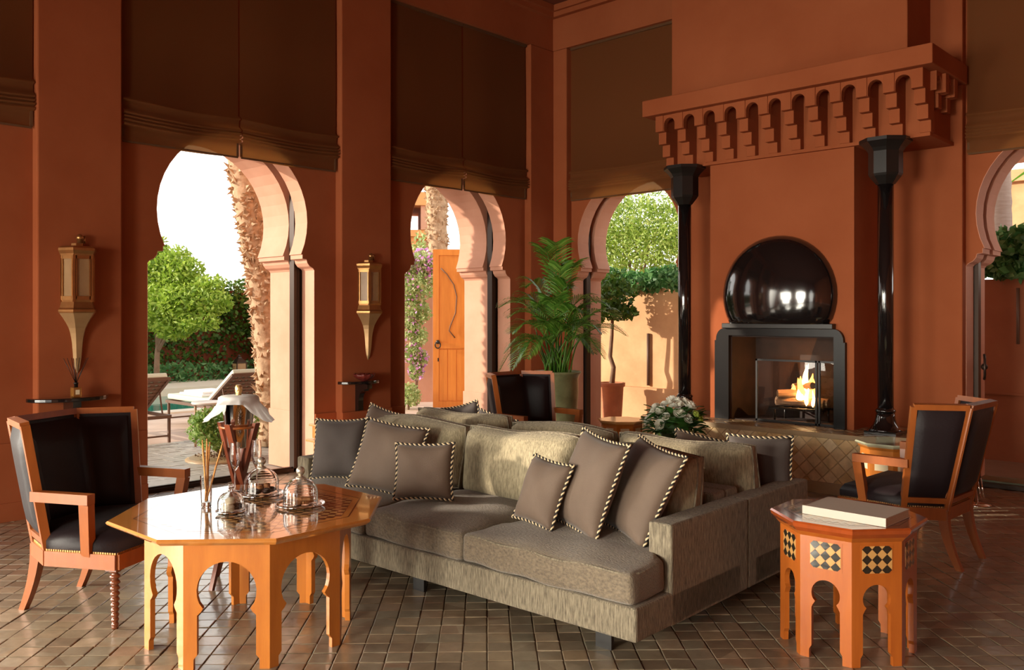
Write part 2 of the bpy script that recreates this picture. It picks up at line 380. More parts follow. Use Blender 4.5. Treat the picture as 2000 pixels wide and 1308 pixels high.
def blob(n, c, r, shell=.5):
    p = np.random.randn(n, 3); p /= np.linalg.norm(p, axis=1)[:, None]
    rr = (shell+(1-shell)*np.random.rand(n))**.7
    return np.array(c)+p*rr[:, None]*np.array(r)
# ------------------------------------------------------------------ room shell
WA, WB = -7.29, 8.47            # bay faces of the left and the back wall
PA, PB = -7.19, 8.37            # pilaster faces
CEIL = 5.44
RX, FY = 3.6, -6.0
def arch_half():
    """half opening outline from the floor up to the crown, (u, z)"""
    p = [(.83, 0), (.83, 2.0), (.815, 2.02), (.775, 2.04), (.75, 2.07), (.74, 2.105), (.695, 2.11), (.695, 2.15), (.68, 2.15)]
    zc, r = 2.466, .75; a0 = math.asin((2.15-zc)/r)
    for i in range(1, 15): a = a0+(PI/2-a0)*i/14; p.append((r*math.cos(a), zc+r*math.sin(a)))
    return p
AH = arch_half()
def comb(u0, u1, ztop, centres):
    poly = [(u0, 0)]
    for c in centres:
        poly += [(c-u, z) for u, z in AH]+[(c+u, z) for u, z in AH[::-1][1:]]
    return poly+[(u1, 0), (u1, ztop), (u0, ztop)]
def skin(name, u0, u1, centres, fn, d0, d1, m, parent=None):
    mb = MB()
    # split into simple pieces per bay so that the concave outline tessellates cleanly
    cuts = [u0]+[(centres[i]+centres[i+1])/2 for i in range(len(centres)-1)]+[u1]
    for i, c in enumerate(centres):
        a, b = cuts[i], cuts[i+1]
        left = [(a, 0)]+[(c-u, z) for u, z in AH]+[(c, CEIL), (a, CEIL)]
        right = [(b, CEIL), (c, CEIL)]+[(c+u, z) for u, z in AH[::-1]]+[(b, 0)]
        mb.prism(left, fn, d0, d1); mb.prism(right, fn, d0, d1)
    return mb.build(name, m, parent, fixn=True)
fnA = lambda u, z, d: (d, u, z)
fnB = lambda u, z, d: (u, d, z)
BA = [-4.34, -.82, 1.26, 4.06, 6.86]  # second bay, out of view, shifted to aim a sunbeam at the sofa
wl = struct(skin('wall_left', FY-.8, 8.68, BA, fnA, WA, -7.50, terra))
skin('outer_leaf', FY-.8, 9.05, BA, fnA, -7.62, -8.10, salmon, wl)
BB = [-6.12, -1.57, 1.3]
wb = struct(skin('wall_back', -7.50, RX, BB, fnB, WB, 8.68, terra))
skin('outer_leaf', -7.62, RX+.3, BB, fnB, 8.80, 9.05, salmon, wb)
BF = [-5.9, -2.0, 1.9]
wf = struct(skin('wall_front', -7.29, RX, BF, fnB, FY-.02, FY-.4, terra))
m = MB(); m.box(RX, RX+.3, FY-.4, 9.05, 0, CEIL); struct(m.build('wall_right', terra))
m = MB(); m.box(-8.1, RX+.3, FY-.8, 9.05, CEIL, CEIL+.25); struct(m.build('ceiling', ceilm))
bays = [(-5.42, -3.26), (-1.75, .03), (.18, 2.34), (2.98, 5.14), (5.77, 7.95)]
edges = [(FY-.1, -5.42)]+[(bays[i][1], bays[i+1][0]) for i in range(4)]+[(7.95, 8.47)]
for a, b in edges:
    m = MB(); m.box(WA-.01, PA, a, b, 0, 4.9); m.build('pilaster', terra, wl, bevel=.012)
m = MB(); m.box(WA-.01, PA, FY-.1, 8.47, 4.9, CEIL); m.build('lintel', terra, wl)
for a, b in ((-7.19, -6.97), (-5.25, -2.40), (-.74, .47), (2.13, RX)):
    m = MB(); m.box(a, b, PB, WB+.01, 0, 4.9); m.build('pilaster', terra, wb, bevel=.012)
m = MB(); m.box(-7.19, RX, PB, WB+.01, 4.9, CEIL); m.build('lintel', terra, wb)
m = MB()
m.box(PA, PA+.07, FY, PB-.001, 5.30, 5.36); m.box(PA, PA+.11, FY, PB-.001, 5.36, 5.435)
m.box(PA+.11, RX-.01, PB-.11, PB-.001, 5.36, 5.435); m.box(PA+.07, RX-.01, PB-.07, PB-.001, 5.30, 5.36)
struct(m.build('trim_1', terra))
# plinth (to 0.59) and baseboard (to 0.14)
def plinth(name, h, pr):
    m = MB(); e = .002*(h < .3)
    for a, b in edges: m.box(PA, PA+pr, a-.0, b, 0, h)
    for (a, b), c in zip(bays, BA): m.box(WA+e, WA+pr, a+.001, c-.832-e, 0, h); m.box(WA+e, WA+pr, c+.832+e, b-.001, 0, h)
    for c in BA:
        pass
    return m
struct(plinth('plinth', .59, .018).build('trim_2', terra, bevel=.005))
struct(plinth('plinth', .14, .032).build('baseboard_left', terra))
m = MB()
for a, b in ((-7.17, -6.97), (-2.40, -2.42), (-.74, .47), (2.13, RX-.02)):
    if b-a > .05: m.box(a, b, PB-.018, PB, 0, .59); m.box(a, b, PB-.032, PB, 0, .14)
struct(m.build('baseboard_back', terra, bevel=.005))

# pale skin that puts the light on the door reveals into colour
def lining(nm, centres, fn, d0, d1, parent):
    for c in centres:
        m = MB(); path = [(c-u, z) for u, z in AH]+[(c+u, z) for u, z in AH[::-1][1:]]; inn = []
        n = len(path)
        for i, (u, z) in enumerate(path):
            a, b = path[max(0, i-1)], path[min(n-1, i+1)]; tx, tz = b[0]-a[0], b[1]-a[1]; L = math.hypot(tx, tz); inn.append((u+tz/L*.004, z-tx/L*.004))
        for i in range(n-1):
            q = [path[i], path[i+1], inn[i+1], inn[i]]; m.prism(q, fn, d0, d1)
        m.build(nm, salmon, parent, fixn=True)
lining('lit_reveal_skin', BA, fnA, WA+.001, -7.499, wl); lining('lit_reveal_skin', BB, fnB, WB-.001, 8.679, wb)
m = MB()
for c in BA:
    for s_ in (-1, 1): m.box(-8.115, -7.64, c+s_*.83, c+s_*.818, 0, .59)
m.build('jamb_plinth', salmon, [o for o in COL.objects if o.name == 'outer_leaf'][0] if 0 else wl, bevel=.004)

# sliding door frames in the slot between the two wall leaves
for k, c in enumerate(BA):
    d = struct(thing('door_%d' % (k+1), None, None, (0, 0, 0)))
    for s_, w_ in ((-1, .06), (1, .09)):
        m = MB()
        u0, u1 = (c-.835, c-.835+w_) if s_ < 0 else (c+.835-w_, c+.835)
        m.box(-7.60, -7.52, u0, u1, 0, 3.1); m.box(-7.612, -7.515, (u0+u1)/2-.006, (u0+u1)/2+.006, 0, 3.1)
        m.build('door_stile', bronze, d)
    m = MB(); m.box(-7.60, -7.52, c-.83, c+.83, 0, .035); m.box(-7.575, -7.545, c-.83, c+.83, .035, .05); m.build('door_track', bronze, d)
for k, c in enumerate(BB):
    d = struct(thing('door_%d' % (k+6), None, None, (0, 0, 0)))
    for s_ in (-1, 1):
        m = MB(); u0, u1 = (c-.835, c-.79) if s_ < 0 else (c+.79, c+.835)
        m.box(u0, u1, 8.70, 8.78, 0, 3.1); m.build('door_stile', bronze, d)
    m = MB(); m.box(c-.83, c+.83, 8.70, 8.78, 0, .035); m.build('door_track', bronze, d)
    m = MB(); m.box(c-.83, c+.83, 8.78, 9.05, -.02, .05); m.build('door_sill', mat('green_marble_%d' % k, (.20, .23, .15), .3, noise=(9, .3, (.13, .16, .10))), d)
m = MB()   # door handle on the right hand door frame
m.tube([(-2.30, 8.66, .98), (-2.28, 8.60, 1.02), (-2.28, 8.60, 1.16), (-2.30, 8.66, 1.2)], .012, 6); m.ball((-2.3, 8.66, 1.09), .03)
m.build('door_handle', bronze, [o for o in COL.objects if o.name == 'door_7'][0])

# ------------------------------------------------------------------ floor of glazed square tiles laid on the diagonal
m = MB(); m.box(-7.55, RX, FY-.4, 8.75, -.12, -.006)
fl = struct(m.build('floor', grout))
gap = .0022
def tile_block(mb, i, j, rng):
    # tile axes: the world rotated so that floor(R*p/CELL) equals (i, j)
    c, s_ = math.cos(PI/4), math.sin(PI/4); x0, y0 = (i+.5)*CELL, (j+.5)*CELL
    X, Y = x0*c+y0*s_, -x0*s_+y0*c
    hh = CELL/2-gap*rng.uniform(.6, 1.3); t = rng.uniform(-.0012, .0014); tx, ty = rng.uniform(-.018, .018), rng.uniform(-.018, .018)
    r = rng.uniform(-.02, .02); v = []
    for k, (sc_, z) in enumerate(((1.0, -.006), (1.0, -.0015), (.93, 0.0))):
        for a, b in ((-1, -1), (1, -1), (1, 1), (-1, 1)):
            u, w_ = a*hh*sc_, b*hh*sc_; u, w_ = u-w_*r, w_+u*r
            z_ = z+(t+u*tx+w_*ty if k else 0)
            v.append((X+u*c+w_*s_, Y-u*s_+w_*c, z_))
    fs = [(8, 9, 10, 11)]+[(k*4+q, k*4+(q+1) % 4, k*4+4+(q+1) % 4, k*4+4+q) for k in range(2) for q in range(4)]
    mb.add(v, fs); return X, Y
rng = random.Random(3); cells = []
c45 = math.cos(PI/4)
R_ = int(14/CELL)
for i in range(-R_, R_):
    for j in range(-R_, R_):
        x0, y0 = (i+.5)*CELL, (j+.5)*CELL; X, Y = (x0+y0)*c45, (-x0+y0)*c45
        if -7.5 < X < RX-.05 and FY < Y < 8.68:
            xc, yc = X*CT+Y*ST, -X*ST+Y*CT
            vis = yc > 3.3 and abs(xc/yc) < .62
            cells.append((yc if vis else 99, i, j, X, Y, xc))
cells.sort()
def under_things(X, Y, xc, yc):
    if abs(xc/yc) > .60 or yc < 3.83: return True
    px = 1000+xc/yc*F; py = 617+H*F/yc
    return (1190 < px < 1480 and py < 1270) or (690 < px < 1250 and py < 1095+(px-690)*.29) or (1550 < px < 1800)
near = [q for q in cells if q[0] < 50 and not under_things(q[3], q[4], q[5], q[0])][:290]
ns = set((q[1], q[2]) for q in near)
for q in near:
    mb = MB(); tile_block(mb, q[1], q[2], rng); mb.build('tile', tilem, fl)
mb = MB()
for q in cells:
    if (q[1], q[2]) not in ns: tile_block(mb, q[1], q[2], rng)
tag(mb.build('tiles', tilem, fl), kind='stuff')

# ------------------------------------------------------------------ chimney breast, hearth
cb = struct(MB().box(-5.05, -2.67, 7.785, WB+.005, 3.766, CEIL).build('wall_chimney_breast', terra, bevel=.01))
HZ = .53
peach = terra
m = MB()    # lower breast with the firebox opening
fo = (-4.36, -3.30, HZ, 1.36)
def ring(x0, x1, z0, z1, o, y0, y1, mb):
    mb.box(x0, o[0], y0, y1, z0, z1); mb.box(o[1], x1, y0, y1, z0, z1); mb.box(o[0], o[1], y0, y1, o[3], z1)
ring(-4.59, -3.13, HZ-.02, 3.10, fo, 7.785, 8.40, m)
m.build('lower_breast', terra, cb)
m = MB()
m.box(fo[0]+.001, fo[0]+.01, 7.79, 8.3, HZ, fo[3]-.002); m.box(fo[1]-.01, fo[1]-.001, 7.79, 8.3, HZ, fo[3]-.002)
m.box(fo[0], fo[1], 8.28, 8.30, HZ, fo[3]-.002); m.box(fo[0], fo[1], 7.79, 8.3, fo[3]-.015, fo[3]-.003); m.box(fo[0], fo[1], 7.79, 8.3, HZ-.01, HZ+.006)
m.build('firebox_lining', soot, cb)

# hearth: raised platform faced with diamond tiles
hx0, hx1, hy0, hy1 = -5.15, -2.47, 7.40, PB
he = thing('raised_hearth', 'long raised hearth platform clad in beige diamond tiles below the fireplace', 'hearth', (0, 0, 0))
m = MB(); m.box(hx0, hx1, hy0, hy1-.002, 0, HZ-.012); m.build('platform', groutlt, he)
m = MB(); m.box(hx0-.012, hx1+.012, hy0-.012, hy0, HZ-.045, HZ+.001); m.box(hx0-.012, hx1+.012, hy0-.012, hy0-.0, 0, .10)
m.build('edge_strip', stone, he, bevel=.003)
def diamonds(x0, x1, z0, z1, s_, fn, th, mt, parent, thick=.006, gp=.005):
    hd = s_/math.sqrt(2)*1.0; k = 0
    nx = int((x1-x0)/(hd))+3; nz = int((z1-z0)/(hd))+3; out = []
    # diamonds aligned with floor(rot45(p)/s)
    c = math.cos(PI/4)
    for i in range(-400, 400):
        for j in range(-400, 400):
            u, w_ = (i+.5)*s_, (j+.5)*s_; X, Z = (u+w_)*c, (-u+w_)*c
            if X < x0-s_ or X > x1+s_ or Z < z0-s_ or Z > z1+s_: continue
            h_ = s_/2-gp/2; pl = []
            for a, b in ((-1, -1), (1, -1), (1, 1), (-1, 1)):
                uu, ww = u+a*h_, w_+b*h_; pl.append(((uu+ww)*c, (-uu+ww)*c))
            pl = clip_poly(pl, x0, x1, z0, z1)
            if len(pl) >= 3 and area(pl) > 2e-4:
                jit = random.uniform(-.0015, .0015)
                mb = MB(); cx = sum(p[0] for p in pl)/len(pl); cz = sum(p[1] for p in pl)/len(pl)
                n = len(pl); v = [fn(p[0], p[1], 0) for p in pl]+[fn(cx+(p[0]-cx)*.95, cz+(p[1]-cz)*.95, thick+jit) for p in pl]
                mb.add(v, [tuple(range(n, 2*n))]+[(q, (q+1) % n, n+(q+1) % n, n+q) for q in range(n)])
                out.append(mb.build('tile', mt, parent, fixn=False))
    return out
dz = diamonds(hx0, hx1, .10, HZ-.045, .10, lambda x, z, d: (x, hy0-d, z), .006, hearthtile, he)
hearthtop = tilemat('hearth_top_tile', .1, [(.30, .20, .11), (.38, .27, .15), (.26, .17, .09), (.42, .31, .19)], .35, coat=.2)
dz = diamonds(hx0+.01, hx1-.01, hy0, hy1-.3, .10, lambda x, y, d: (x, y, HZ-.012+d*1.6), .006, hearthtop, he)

# black arched fireplace surround with domed hood
fp = thing('fireplace', 'black lacquered fireplace with a domed horseshoe hood set in the chimney breast', 'fireplace', (0, 0, 0))
m = MB()
fy = lambda u, z, d: (u, d, z)
sh = [(.66, HZ), (.66, 1.31), (.645, 1.31)]
for i in range(0, 7): a = PI/2*i/6; sh.append((.555+.09*math.cos(a), 1.32+.11*math.sin(a)))
cxf = -3.855
L = [(cxf-x, z) for x, z in sh]; Rr = [(cxf+x, z) for x, z in sh]
for s_, A in ((-1, L), (1, Rr)):
    o = fo[0] if s_ < 0 else fo[1]
    m.prism(A+[(cxf, 1.43), (cxf, fo[3]), (o, fo[3]), (o, HZ)], fy, 7.740, 7.787)
m.build('surround', jet, fp, fixn=True)
m = MB(); m.box(cxf-.56, cxf+.56, 7.70, 7.786, 1.43, 1.48); m.build('ledge', blackm, fp, bevel=.006)
# dome: flattened ellipsoid cut at the ledge
m = MB(); R0, dep, zc = .575, .24, 1.745; rows = []
NR, NA = 14, 48
v = []; fs = []
zb = 1.478
def dome_r(a):     # outline radius in direction a (keeps above the ledge)
    return R0
for i in range(NR+1):
    q = i/NR; rr = math.sin(q*PI/2)
    for k in range(NA):
        a = 2*PI*k/NA; x = R0*rr*math.cos(a); z = R0*rr*math.sin(a); y = dep*math.sqrt(max(0, 1-rr*rr))
        z = max(z, zb-zc); v.append((cxf+x, 7.785-y-.003, zc+z))
for i in range(NR):
    for k in range(NA): fs.append((i*NA+k, (i+1)*NA+k, (i+1)*NA+(k+1) % NA, i*NA+(k+1) % NA))
m.add(v, fs, 0, True)
me = m.mesh('dome_hood', black); b = bmesh.new(); b.from_mesh(me); bmesh.ops.remove_doubles(b, verts=b.verts, dist=1e-5)
bmesh.ops.recalc_face_normals(b, faces=b.faces); b.to_mesh(me); b.free(); child(me, 'dome_hood', fp)
# glass fire screen
m = MB(); sx0, sx1 = -4.10, -3.32
for x in (sx0, -3.50, -3.47, sx1): m.box(x, x+.018, 7.80, 7.82, HZ+.006, 1.135)
for z in (HZ+.006, 1.117): m.box(sx0, sx1+.018, 7.80, 7.82, z, z+.018)
m.build('screen_frame', blackm, fp)
m = MB(); m.box(sx0+.018, -3.50, 7.808, 7.812, HZ+.024, 1.117); m.build('screen_pane', glass, fp)
m = MB(); m.box(-3.452, sx1, 7.808, 7.812, HZ+.024, 1.117); m.build('screen_pane', glass, fp)
m = MB(); gx = -3.74
for k in range(7): m.tube([(gx-.24+.08*k, 7.90, HZ+.13), (gx-.24+.08*k, 8.16, HZ+.13)], .009, 6)
for y in (7.91, 8.15): m.tube([(gx-.27, y, HZ+.13), (gx+.27, y, HZ+.13)], .011, 6)
for x in (-.22, .22):
    for y in (7.92, 8.14): m.tube([(gx+x, y, HZ+.005), (gx+x, y, HZ+.13)], .011, 6)
grate = m.build('log_grate', blackm, fp)
def log(p0, p1, r, lab):
    m = MB(); p0, p1 = Vector(p0), Vector(p1); pts = [p0.lerp(p1, t)+Vector((random.uniform(-.006, .006),)*3) for t in (0, .3, .6, 1)]
    m.tube(pts, [r*random.uniform(.92, 1.08) for _ in pts], 9, smooth=False); tag(m.build('firewood_log', logm), lab, 'log', 'logs burning on the grate')
log((gx-.25, 8.00, HZ+.185), (gx+.22, 8.06, HZ+.185), .043, 'thick split log lying lowest in front on the fire grate')
log((gx-.22, 8.10, HZ+.19), (gx+.24, 8.11, HZ+.19), .045, 'thick log lying lowest at the back of the fire grate')
log((gx-.20, 7.95, HZ+.27), (gx+.05, 8.16, HZ+.28), .038, 'log lying crosswise on the lower two in the fire')
log((gx-.12, 8.14, HZ+.33), (gx+.14, 7.99, HZ+.36), .036, 'topmost log of the fire, leaning up to the right')
fr = thing('fire', 'bright orange log fire burning behind the glass screen', 'fire', (gx+.02, 8.05, HZ+.2))
def tongue(x, y, z, h, r, mt, lean=0):
    m = MB(); secs = []
    for i in range(9):
        t = i/8; rr = r*(math.sin(PI*(t**.62))*.95+.05)*(1-t*.25); 
        secs.append([(x+lean*t*t+math.sin(t*7+x*40)*.012*t+rr*math.cos(a), y+rr*.6*math.sin(a), z+h*t) for a in [2*PI*k/8 for k in range(8)]])
    m.loft(secs, smooth=True); return m.build('flame_tongue', mt, fr)
for a in ((.02, -.02, .0, .36, .042, flamecore, .02), (.0, -.03, .0, .24, .05, flame, -.03), (.045, -.01, .0, .27, .045, flame, .04), (-.02, -.04, .0, .13, .05, flamecore, .0), (.02, -.02, .02, .33, .034, flamecore, .0), (-.035, .0, .02, .20, .04, flame, -.02), (.075, .01, .0, .22, .034, flame, .02), (.11, -.05, -.05, .16, .018, flamecore, .01),
          (-.10, .0, .06, .10, .03, flame, -.02), (.05, -.06, -.04, .2, .022, flamecore, .02), (.0, .03, .05, .24, .045, flame, .01)): tongue(*a)
light('fire_glow', 'POINT', (gx+.03, 7.97, HZ+.42), 11, (1, .42, .12), shadow_soft_size=0)

# corbelled hood cornice carried on two columns
hd_ = thing('corbelled_mantel', 'terracotta mantel cornice with a row of arched niches and stepped corbels', 'mantel', (0, 0, 0))
m = MB(); m.box(-5.19, -2.36, 7.45, PB-.001, 3.60, 3.765); m.build('ledge', terra, hd_, bevel=.008)
m = MB(); m.box(-5.02, -2.50, 7.80, PB-.001, 3.09, 3.60); m.box(-5.05, -2.47, 7.74, PB-.001, 3.07, 3.10); m.build('core', terra, hd_)
NC = 12; cw = .092; x00, x11 = -5.08, -2.46; pit = (x11-x00-cw)/(NC-1)
steps = [(3.44, 3.60, 7.53), (3.32, 3.44, 7.59), (3.20, 3.32, 7.66), (3.10, 3.20, 7.73)]
def corbel(x):
    m = MB()
    for z0, z1, y in steps: m.box(x, x+cw, y, 7.81, z0, z1)
    m.build('corbel', terra, hd_, bevel=.004)
for k in range(NC): corbel(x00+pit*k)
def niche_head(x0, x1, fn, d0, d1):
    m = MB(); r = (x1-x0)/2-.006; cx = (x0+x1)/2; zb_ = 3.44; zs = 3.60-r-.03
    l = [(x0, zb_), (x0+.006, zb_), (x0+.006, zs)]+[(cx-r*math.cos(a), zs+r*math.sin(a)) for a in [PI/2*i/5 for i in range(6)]]+[(cx, 3.6), (x0, 3.6)]
    rr = [(2*cx-u, z) for u, z in l]
    m.prism(l, fn, d0, d1); m.prism(rr, fn, d0, d1); m.build('niche_arch', terra, hd_, fixn=True)
for k in range(NC-1): niche_head(x00+pit*k+cw, x00+pit*(k+1), fnB, 7.54, 7.60)
ys = [7.62+.232*k for k in range(4)]
for s_, xe in ((1, x11), (-1, x00)):
    for k, y in enumerate(ys):
        if y+cw > PB-.01: continue
        m = MB()
        for (z0, z1, yy) in steps: dx = 7.80-yy; m.box(xe-.05*s_, xe+s_*(dx-.19), y, y+cw, z0, z1) if k else None
        if m.v: m.build('corbel', terra, hd_, bevel=.004)
    for k in range(2): niche_head(ys[k]+cw, ys[k+1], fnA, xe-s_*.01, xe+s_*.05)
def column(x, lab):
    c = thing('column', lab, 'column', (x, 7.72, HZ), 0, 'pair of black columns under the mantel')
    m = MB(); m.box(-.135, .135, -.135, .135, 0, .03)
    m.lathe([(.150, .03), (.128, .045), (.105, .075), (.09, .11), (.082, .15), (.079, .18)], 16, rot=PI/16); m.build('column_base', black, c)
    m = MB(); m.lathe([(.072, .18), (.084, .19), (.086, .205), (.074, .215), (.066, .225)], 20); m.build('collar', black, c)
    m = MB(); m.lathe([(.066, .22), (.066, 2.17)], 20); m.build('shaft', black, c)
    m = MB(); o8 = PI/8
    m.lathe([(.075, 2.16), (.13, 2.23), (.14, 2.25), (.14, 2.44)], 8, rot=o8, smooth=False)
    m.lathe([(.14, 2.44), (.16, 2.47), (.205, 2.515), (.215, 2.52), (.215, 2.55)], 8, rot=o8, smooth=False)
    m.build('capital', blackm, c); return c
column(-4.85, 'slim black column left of the fireplace, beside the flowers')
column(-2.83, 'slim black column right of the fireplace, behind the armchair')

# ------------------------------------------------------------------ roman blinds
def blind(u0, u1, fn, lab, grp, depth, sag=.02, zt=4.87):
    m = MB(); nu = 14; prof = [(zt, 0), (3.9, .003), (3.37, .004), (3.345, .045), (3.332, .050), (3.325, .020), (3.27, .012), (3.235, .060), (3.222, .062), (3.216, .02), (3.205, .062), (3.193, .064), (3.187, .02), (3.175, .066), (3.162, .066), (3.156, .02), (3.14, .062), (3.128, .060), (3.12, .012), (3.05, .008), (2.995, .010)]
    v = []; 
    for z, d in prof:
        for i in range(nu+1):
            t = i/nu; dr = sag*math.sin(PI*t)*(1 if z < 3.4 else 0)
            dd = d+.004*math.sin(t*11+z*9)+.006*math.sin(t*5)
            v.append(fn(u0+(u1-u0)*t, z-dr, depth+dd+.012))
    fs = [(i*(nu+1)+k, i*(nu+1)+k+1, (i+1)*(nu+1)+k+1, (i+1)*(nu+1)+k) for i in range(len(prof)-1) for k in range(nu)]
    m.add(v, fs, 0, True)
    o = tag(m.build('roman_blind', linen), lab, 'blind', grp)
    r = MB(); ends = []
    for d0, d1, za, zb_ in ((-.0, .03, zt-.0, zt+.03),):
        a = fn(u0, za, depth+d0); b = fn(u1, zb_, depth+d1); r.box(a[0], b[0], a[1], b[1], a[2], b[2])
    r.build('headrail', linen_solid, o)
    r = MB(); a = fn(u0+.01, 2.985-.0, depth+.018); b = fn(u1-.01, 3.0, depth+.028); r.box(a[0], b[0], a[1], b[1], a[2], b[2]); r.build('hem_bar', linen_solid, o)
    for uu in (u0+.012, u1-.012):
        r = MB(); a = fn(uu-.010, 3.0, depth+.016); b = fn(uu+.010, 3.12, depth+.024); r.box(a[0], b[0], a[1], b[1], a[2], b[2]); r.build('hem', linen_solid, o)
    return o
linen_solid = mat('brown_linen_hem', (.12, .05, .016), .9)
fa = lambda u, z, d: (WA+d, u, z)
fb = lambda u, z, d: (u, WB-d, z)
g1 = 'roman blinds over the garden arches'
blind(.20, 1.254, fa, 'brown blind mostly beyond the left edge of the picture', g1, .02)
blind(1.266, 2.33, fa, 'brown roman blind cut by the left edge, left of the first wall lantern', g1, .02)
blind(3.0, 4.054, fa, 'left half of the brown linen blind above the pool arch', g1, .02)
blind(4.066, 5.12, fa, 'right half of the brown linen blind above the pool arch', g1, .02)
blind(5.79, 6.854, fa, 'left half of the brown blind above the arch with the wooden gate', g1, .02)
blind(6.866, 7.93, fa, 'right half of the brown blind above the arch with the wooden gate', g1, .02)
blind(-6.95, -5.27, fb, 'wide brown roman blind right of the room corner, reaching the corbelled mantel', g1, .02)
blind(-2.38, -.76, fb, 'brown roman blind at the right edge, over the arch beyond the chimney', g1, .02)
# ------------------------------------------------------------------ sofa (pair back to back)
def cushion_box(poly, z0, z1, crown, mats, name, parent, bev=.028, welt=True, wav=.0045, label=None):
    n = len(poly); b = bmesh.new()
    vb = [b.verts.new((x, y, z0)) for x, y in poly]; vt = [b.verts.new((x, y, z1)) for x, y in poly]
    b.faces.new(vb[::-1]); top = b.faces.new(vt)
    for i in range(n): b.faces.new((vb[i], vb[(i+1) % n], vt[(i+1) % n], vt[i]))
    bmesh.ops.bevel(b, geom=list(b.edges), offset=bev, segments=3, affect='EDGES', profile=.5)
    xs = [q[0] for q in poly]; ys = [q[1] for q in poly]; xa, xb, ya, yb = min(xs), max(xs), min(ys), max(ys)
    for ax, lo, hi in ((0, xa, xb), (1, ya, yb)):
        k = int((hi-lo)/.07)
        for q in range(1, k):
            c = [0, 0, 0]; c[ax] = lo+(hi-lo)*q/k; nn = [0, 0, 0]; nn[ax] = 1
            bmesh.ops.bisect_plane(b, geom=list(b.verts)+list(b.edges)+list(b.faces), plane_co=c, plane_no=nn, dist=.002)
    for v in b.verts:
        x, y, z = v.co; ux = abs(2*(x-xa)/(xb-xa)-1); uy = abs(2*(y-ya)/(yb-ya)-1)
        if z > z1-.03: v.co.z += crown*(1-ux**3.5)*(1-uy**3.5)*1.15
        v.co.z += wav*(math.sin(x*17+y*9)+math.sin(y*23-x*6+1.7)); v.co.y += wav*math.sin(x*21+z*14); v.co.x += wav*.6*math.sin(y*19+z*11)
    for f in b.faces: f.smooth = True
    me = bpy.data.meshes.new(name); b.to_mesh(me); b.free()
    for q in (mats if isinstance(mats, (list, tuple)) else [mats]): me.materials.append(q)
    o = bpy.data.objects.new(name, me); COL.objects.link(o); o.parent = parent
    if welt:
        cx = sum(p[0] for p in poly)/n; cy = sum(p[1] for p in poly)/n; m = MB()
        pts = []
        for i in range(n):
            p, q = Vector(poly[i]), Vector(poly[(i+1) % n]); L_ = (q-p).length; k = max(2, int(L_/.06))
            nn = Vector(((q-p).y, -(q-p).x)).normalized()*-.010
            for j in range(k):
                t = .06/L_+(1-.12/L_)*j/(k-1) if L_ > .2 else .3+.4*j/(k-1)
                c = p.lerp(q, t)+nn; pts.append((c.x, c.y, z1-.008+wav*(math.sin(c.x*17+c.y*9)+math.sin(c.y*23-c.x*6+1.7))))
        pts.append(pts[0]); m.tube(pts, .0055, 6, cap=False); m.build('piping', sofafab, o)
    return o
def back_cushion(x0, x1, y0, z0, z1, th, parent, tilt, side, seed):
    """upright rounded block cushion; side=-1 faces -y"""
    rnd = random.Random(seed); W, Hh = x1-x0, z1-z0; m = MB(); NX, NZ = 18, 12; v = []; fs = []
    for fc in (0, 1):
        for j in range(NZ+1):
            for i in range(NX+1):
                u, w_ = -1+2*i/NX, -1+2*j/NZ
                # bulged box: depth falls towards the rim, rim itself rounded
                e = max(0, 1-abs(u)**7)**.42*max(0, 1-abs(w_)**6)**.42; d = th/2*(.40+.60*e*(1-.15*(u*u+w_*w_)))*(1 if e > 0.001 else .55)
                k = 1-.035*(1-e)
                x = (x0+x1)/2+W/2*u*(1-.015*w_*w_)*k; z = (z0+z1)/2+Hh/2*w_*(1-.05*u**4)*k+.012*(1-w_*w_)*0
                z += (.012*math.sin(u*3.1+seed)*(w_ > 0)*w_); d += .006*math.sin(u*6+seed*2+w_*3)
                y = y0+(d if fc else -d)
                yy = y-side*tilt*(w_+1)*Hh/2
                v.append((x, yy, z))
    n1 = (NX+1)*(NZ+1); idx = lambda i, j, f: f*n1+j*(NX+1)+i
    for j in range(NZ):
        for i in range(NX):
            fs.append((idx(i, j, 0), idx(i+1, j, 0), idx(i+1, j+1, 0), idx(i, j+1, 0))); fs.append((idx(i, j, 1), idx(i, j+1, 1), idx(i+1, j+1, 1), idx(i+1, j, 1)))
    rim = [(i, 0) for i in range(NX)]+[(NX, j) for j in range(NZ)]+[(i, NZ) for i in range(NX, 0, -1)]+[(0, j) for j in range(NZ, 0, -1)]
    for q in range(len(rim)):
        a, b = rim[q], rim[(q+1) % len(rim)]; fs.append((idx(*b, 0), idx(*a, 0), idx(*a, 1), idx(*b, 1)))
    m.add(v, fs, 0, True); o = m.build('back_cushion', sofacush, parent)
    m = MB(); m.tube([v[idx(*q, 0)] for q in rim]+[v[idx(*rim[0], 0)]], .006, 6, cap=False)
    m.tube([v[idx(*q, 1)] for q in rim]+[v[idx(*rim[0], 1)]], .006, 6, cap=False); m.build('piping', sofafab, o)
    return o
sl = c2w(.551, 3.872); SROT = math.radians(1.6)
